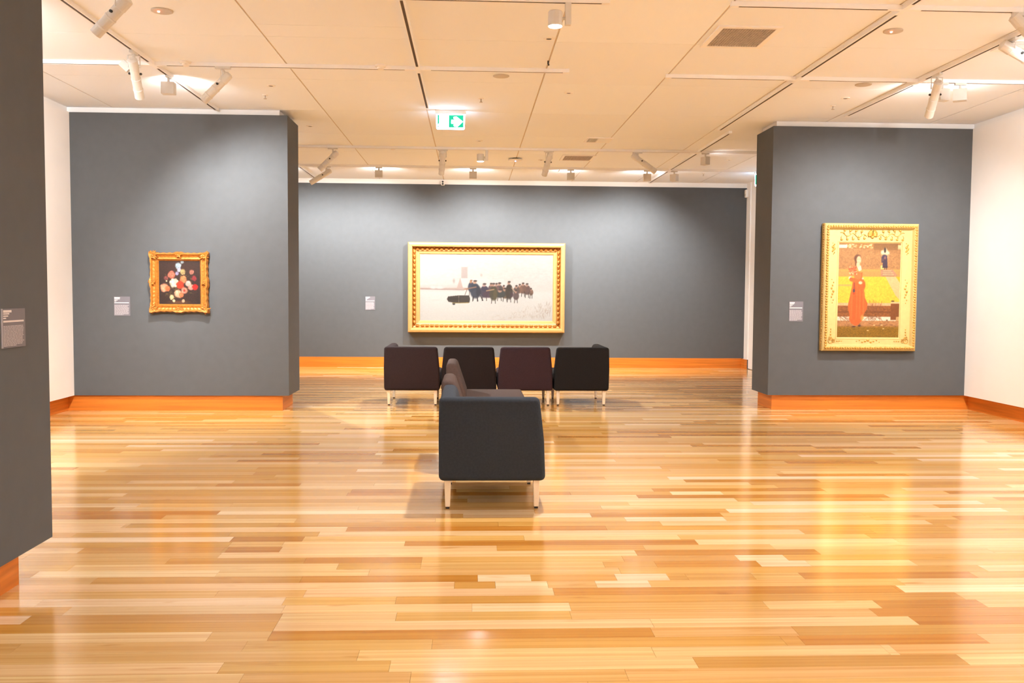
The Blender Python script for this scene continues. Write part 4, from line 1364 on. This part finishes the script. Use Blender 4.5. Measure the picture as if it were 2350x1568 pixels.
def wedge(w, hx, side_taper, t_top=.105, t_bot=.215):
    """upright panel: outer face on y=0, inner face leaning back; taper = (left, right) at the top"""
    bm = bmesh.new()
    l, r = side_taper
    P = [(-w / 2, 0, BOTZ), (w / 2, 0, BOTZ), (w / 2, t_bot, BOTZ), (-w / 2, t_bot, BOTZ),
         (-w / 2 + l * .25, 0, SH + .05), (w / 2 - r * .25, 0, SH + .05), (w / 2 - r * .25, t_bot - .005, SH + .02), (-w / 2 + l * .25, t_bot - .005, SH + .02),
         (-w / 2 + l, .004, TOPZ), (w / 2 - r, .004, TOPZ), (w / 2 - r, t_top, TOPZ), (-w / 2 + l, t_top, TOPZ)]
    v = [bm.verts.new(p) for p in P]
    for f in ((0, 3, 2, 1), (8, 9, 10, 11)): bm.faces.new([v[i] for i in f])
    for a in (0, 4):
        for i in range(4):
            j = (i + 1) % 4
            bm.faces.new((v[a + i], v[a + j], v[a + 4 + j], v[a + 4 + i]))
    ed = [e for e in bm.edges if not (abs(e.verts[0].co.z - SH - .035) < .03 and abs(e.verts[1].co.z - SH - .035) < .03)]
    bmesh.ops.bevel(bm, geom=ed, offset=.036, segments=4, profile=.5, affect='EDGES', clamp_overlap=True)
    return bm


def leg_bm(s0, s1):
    bm = bmesh.new()
    z0, z1 = .014, BOTZ + .004
    P = [(-s1, -s1, z0), (s1, -s1, z0), (s1, s1, z0), (-s1, s1, z0), (-s0, -s0, z1), (s0, -s0, z1), (s0, s0, z1), (-s0, s0, z1)]
    v = [bm.verts.new(p) for p in P]
    for f in ((0, 3, 2, 1), (4, 5, 6, 7), (0, 1, 5, 4), (1, 2, 6, 5), (2, 3, 7, 6), (3, 0, 4, 7)): bm.faces.new([v[i] for i in f])
    bmesh.ops.bevel(bm, geom=bm.edges[:], offset=.003, segments=1, affect='EDGES')
    return bm


LEG = mesh_of('leg', leg_bm(.023, .0165), M_LEG)
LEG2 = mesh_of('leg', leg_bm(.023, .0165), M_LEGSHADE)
FOOT = mesh_of('foot', bx(-.0125, .0125, -.0125, .0125, 0, .0145), M_FOOT)


def chair(loc, rz, label, m, width=.738, depth=.92, arm=None, tapers=(.04, .04), legy=None, group='fabric lounge chairs', m_seat=None, legmats=None):
    """back panel on local y=0 (outer face), seat towards +y"""
    t = empty('lounge_chair', loc, label, 'chair', group, rz)
    hw = width / 2
    obj('backrest', wedge(width, 0, tapers), m, t, (0, 0, 0), True)
    x0, x1 = -hw, hw
    if arm:
        bm = wedge(depth, 0, (.0, .02) if arm < 0 else (.02, .0))
        a = obj('armrest', bm, m, t, (arm * hw, depth / 2 + .004, 0), True)
        a.rotation_euler = (0, 0, -math.pi / 2 if arm < 0 else math.pi / 2)
        if arm < 0: x0 += .19
        else: x1 -= .19
    sb = bx(x0 + .003, x1 - .003, .17, depth, BOTZ + .002, SH, .028, 3)
    obj('seat', sb, m_seat or m, t, (0, 0, 0), True)
    ly = legy or (.065, .865)
    for i, (sx, yy) in enumerate(((-1, ly[0]), (1, ly[0]), (-1, ly[1]), (1, ly[1]))):
        lm = LEG2 if (legmats and i in legmats) else LEG
        lg = link('leg', lm, t, (sx * .308 * width / .738, yy, 0))
        link('foot', FOOT, lg)
    return t


# row of four with their backs towards us
RY = 11.975
xs = [-.778, -.028, .722, 1.472]
chair((xs[0], RY, 0), 0, 'plum brown corner chair at the left end of the row of four', M_FAB_PLUMBROWN, arm=-1, tapers=(0, .036))
chair((xs[1], RY, 0), 0, 'dark brown armless chair second from the left in the row of four', M_FAB_BROWN)
chair((xs[2], RY, 0), 0, 'plum purple armless chair third from the left in the row of four', M_FAB_PLUM, legmats=(2, 3))
chair((xs[3], RY, 0), 0, 'near-black corner chair at the right end of the row of four', M_FAB_BLACK, arm=1, tapers=(.036, 0), legmats=(2,))
# line of three running away from us
chair((.150, 6.185, 0), 0, 'charcoal blue corner chair closest to the viewer, end panel facing us', M_FAB_BLUE, arm=-1, tapers=(0, .045))
chair((-.245, 7.765, 0), -math.pi / 2, 'taupe side-on chair directly behind the closest charcoal chair', M_FAB_TAUPE, depth=.80, legy=(.065, .74))
chair((-.255, 9.56, 0), -math.pi / 2, 'taupe side-on chair with its seat showing, between closest chair and row', M_FAB_TAUPE, depth=.81, width=.80, legy=(.065, .75))
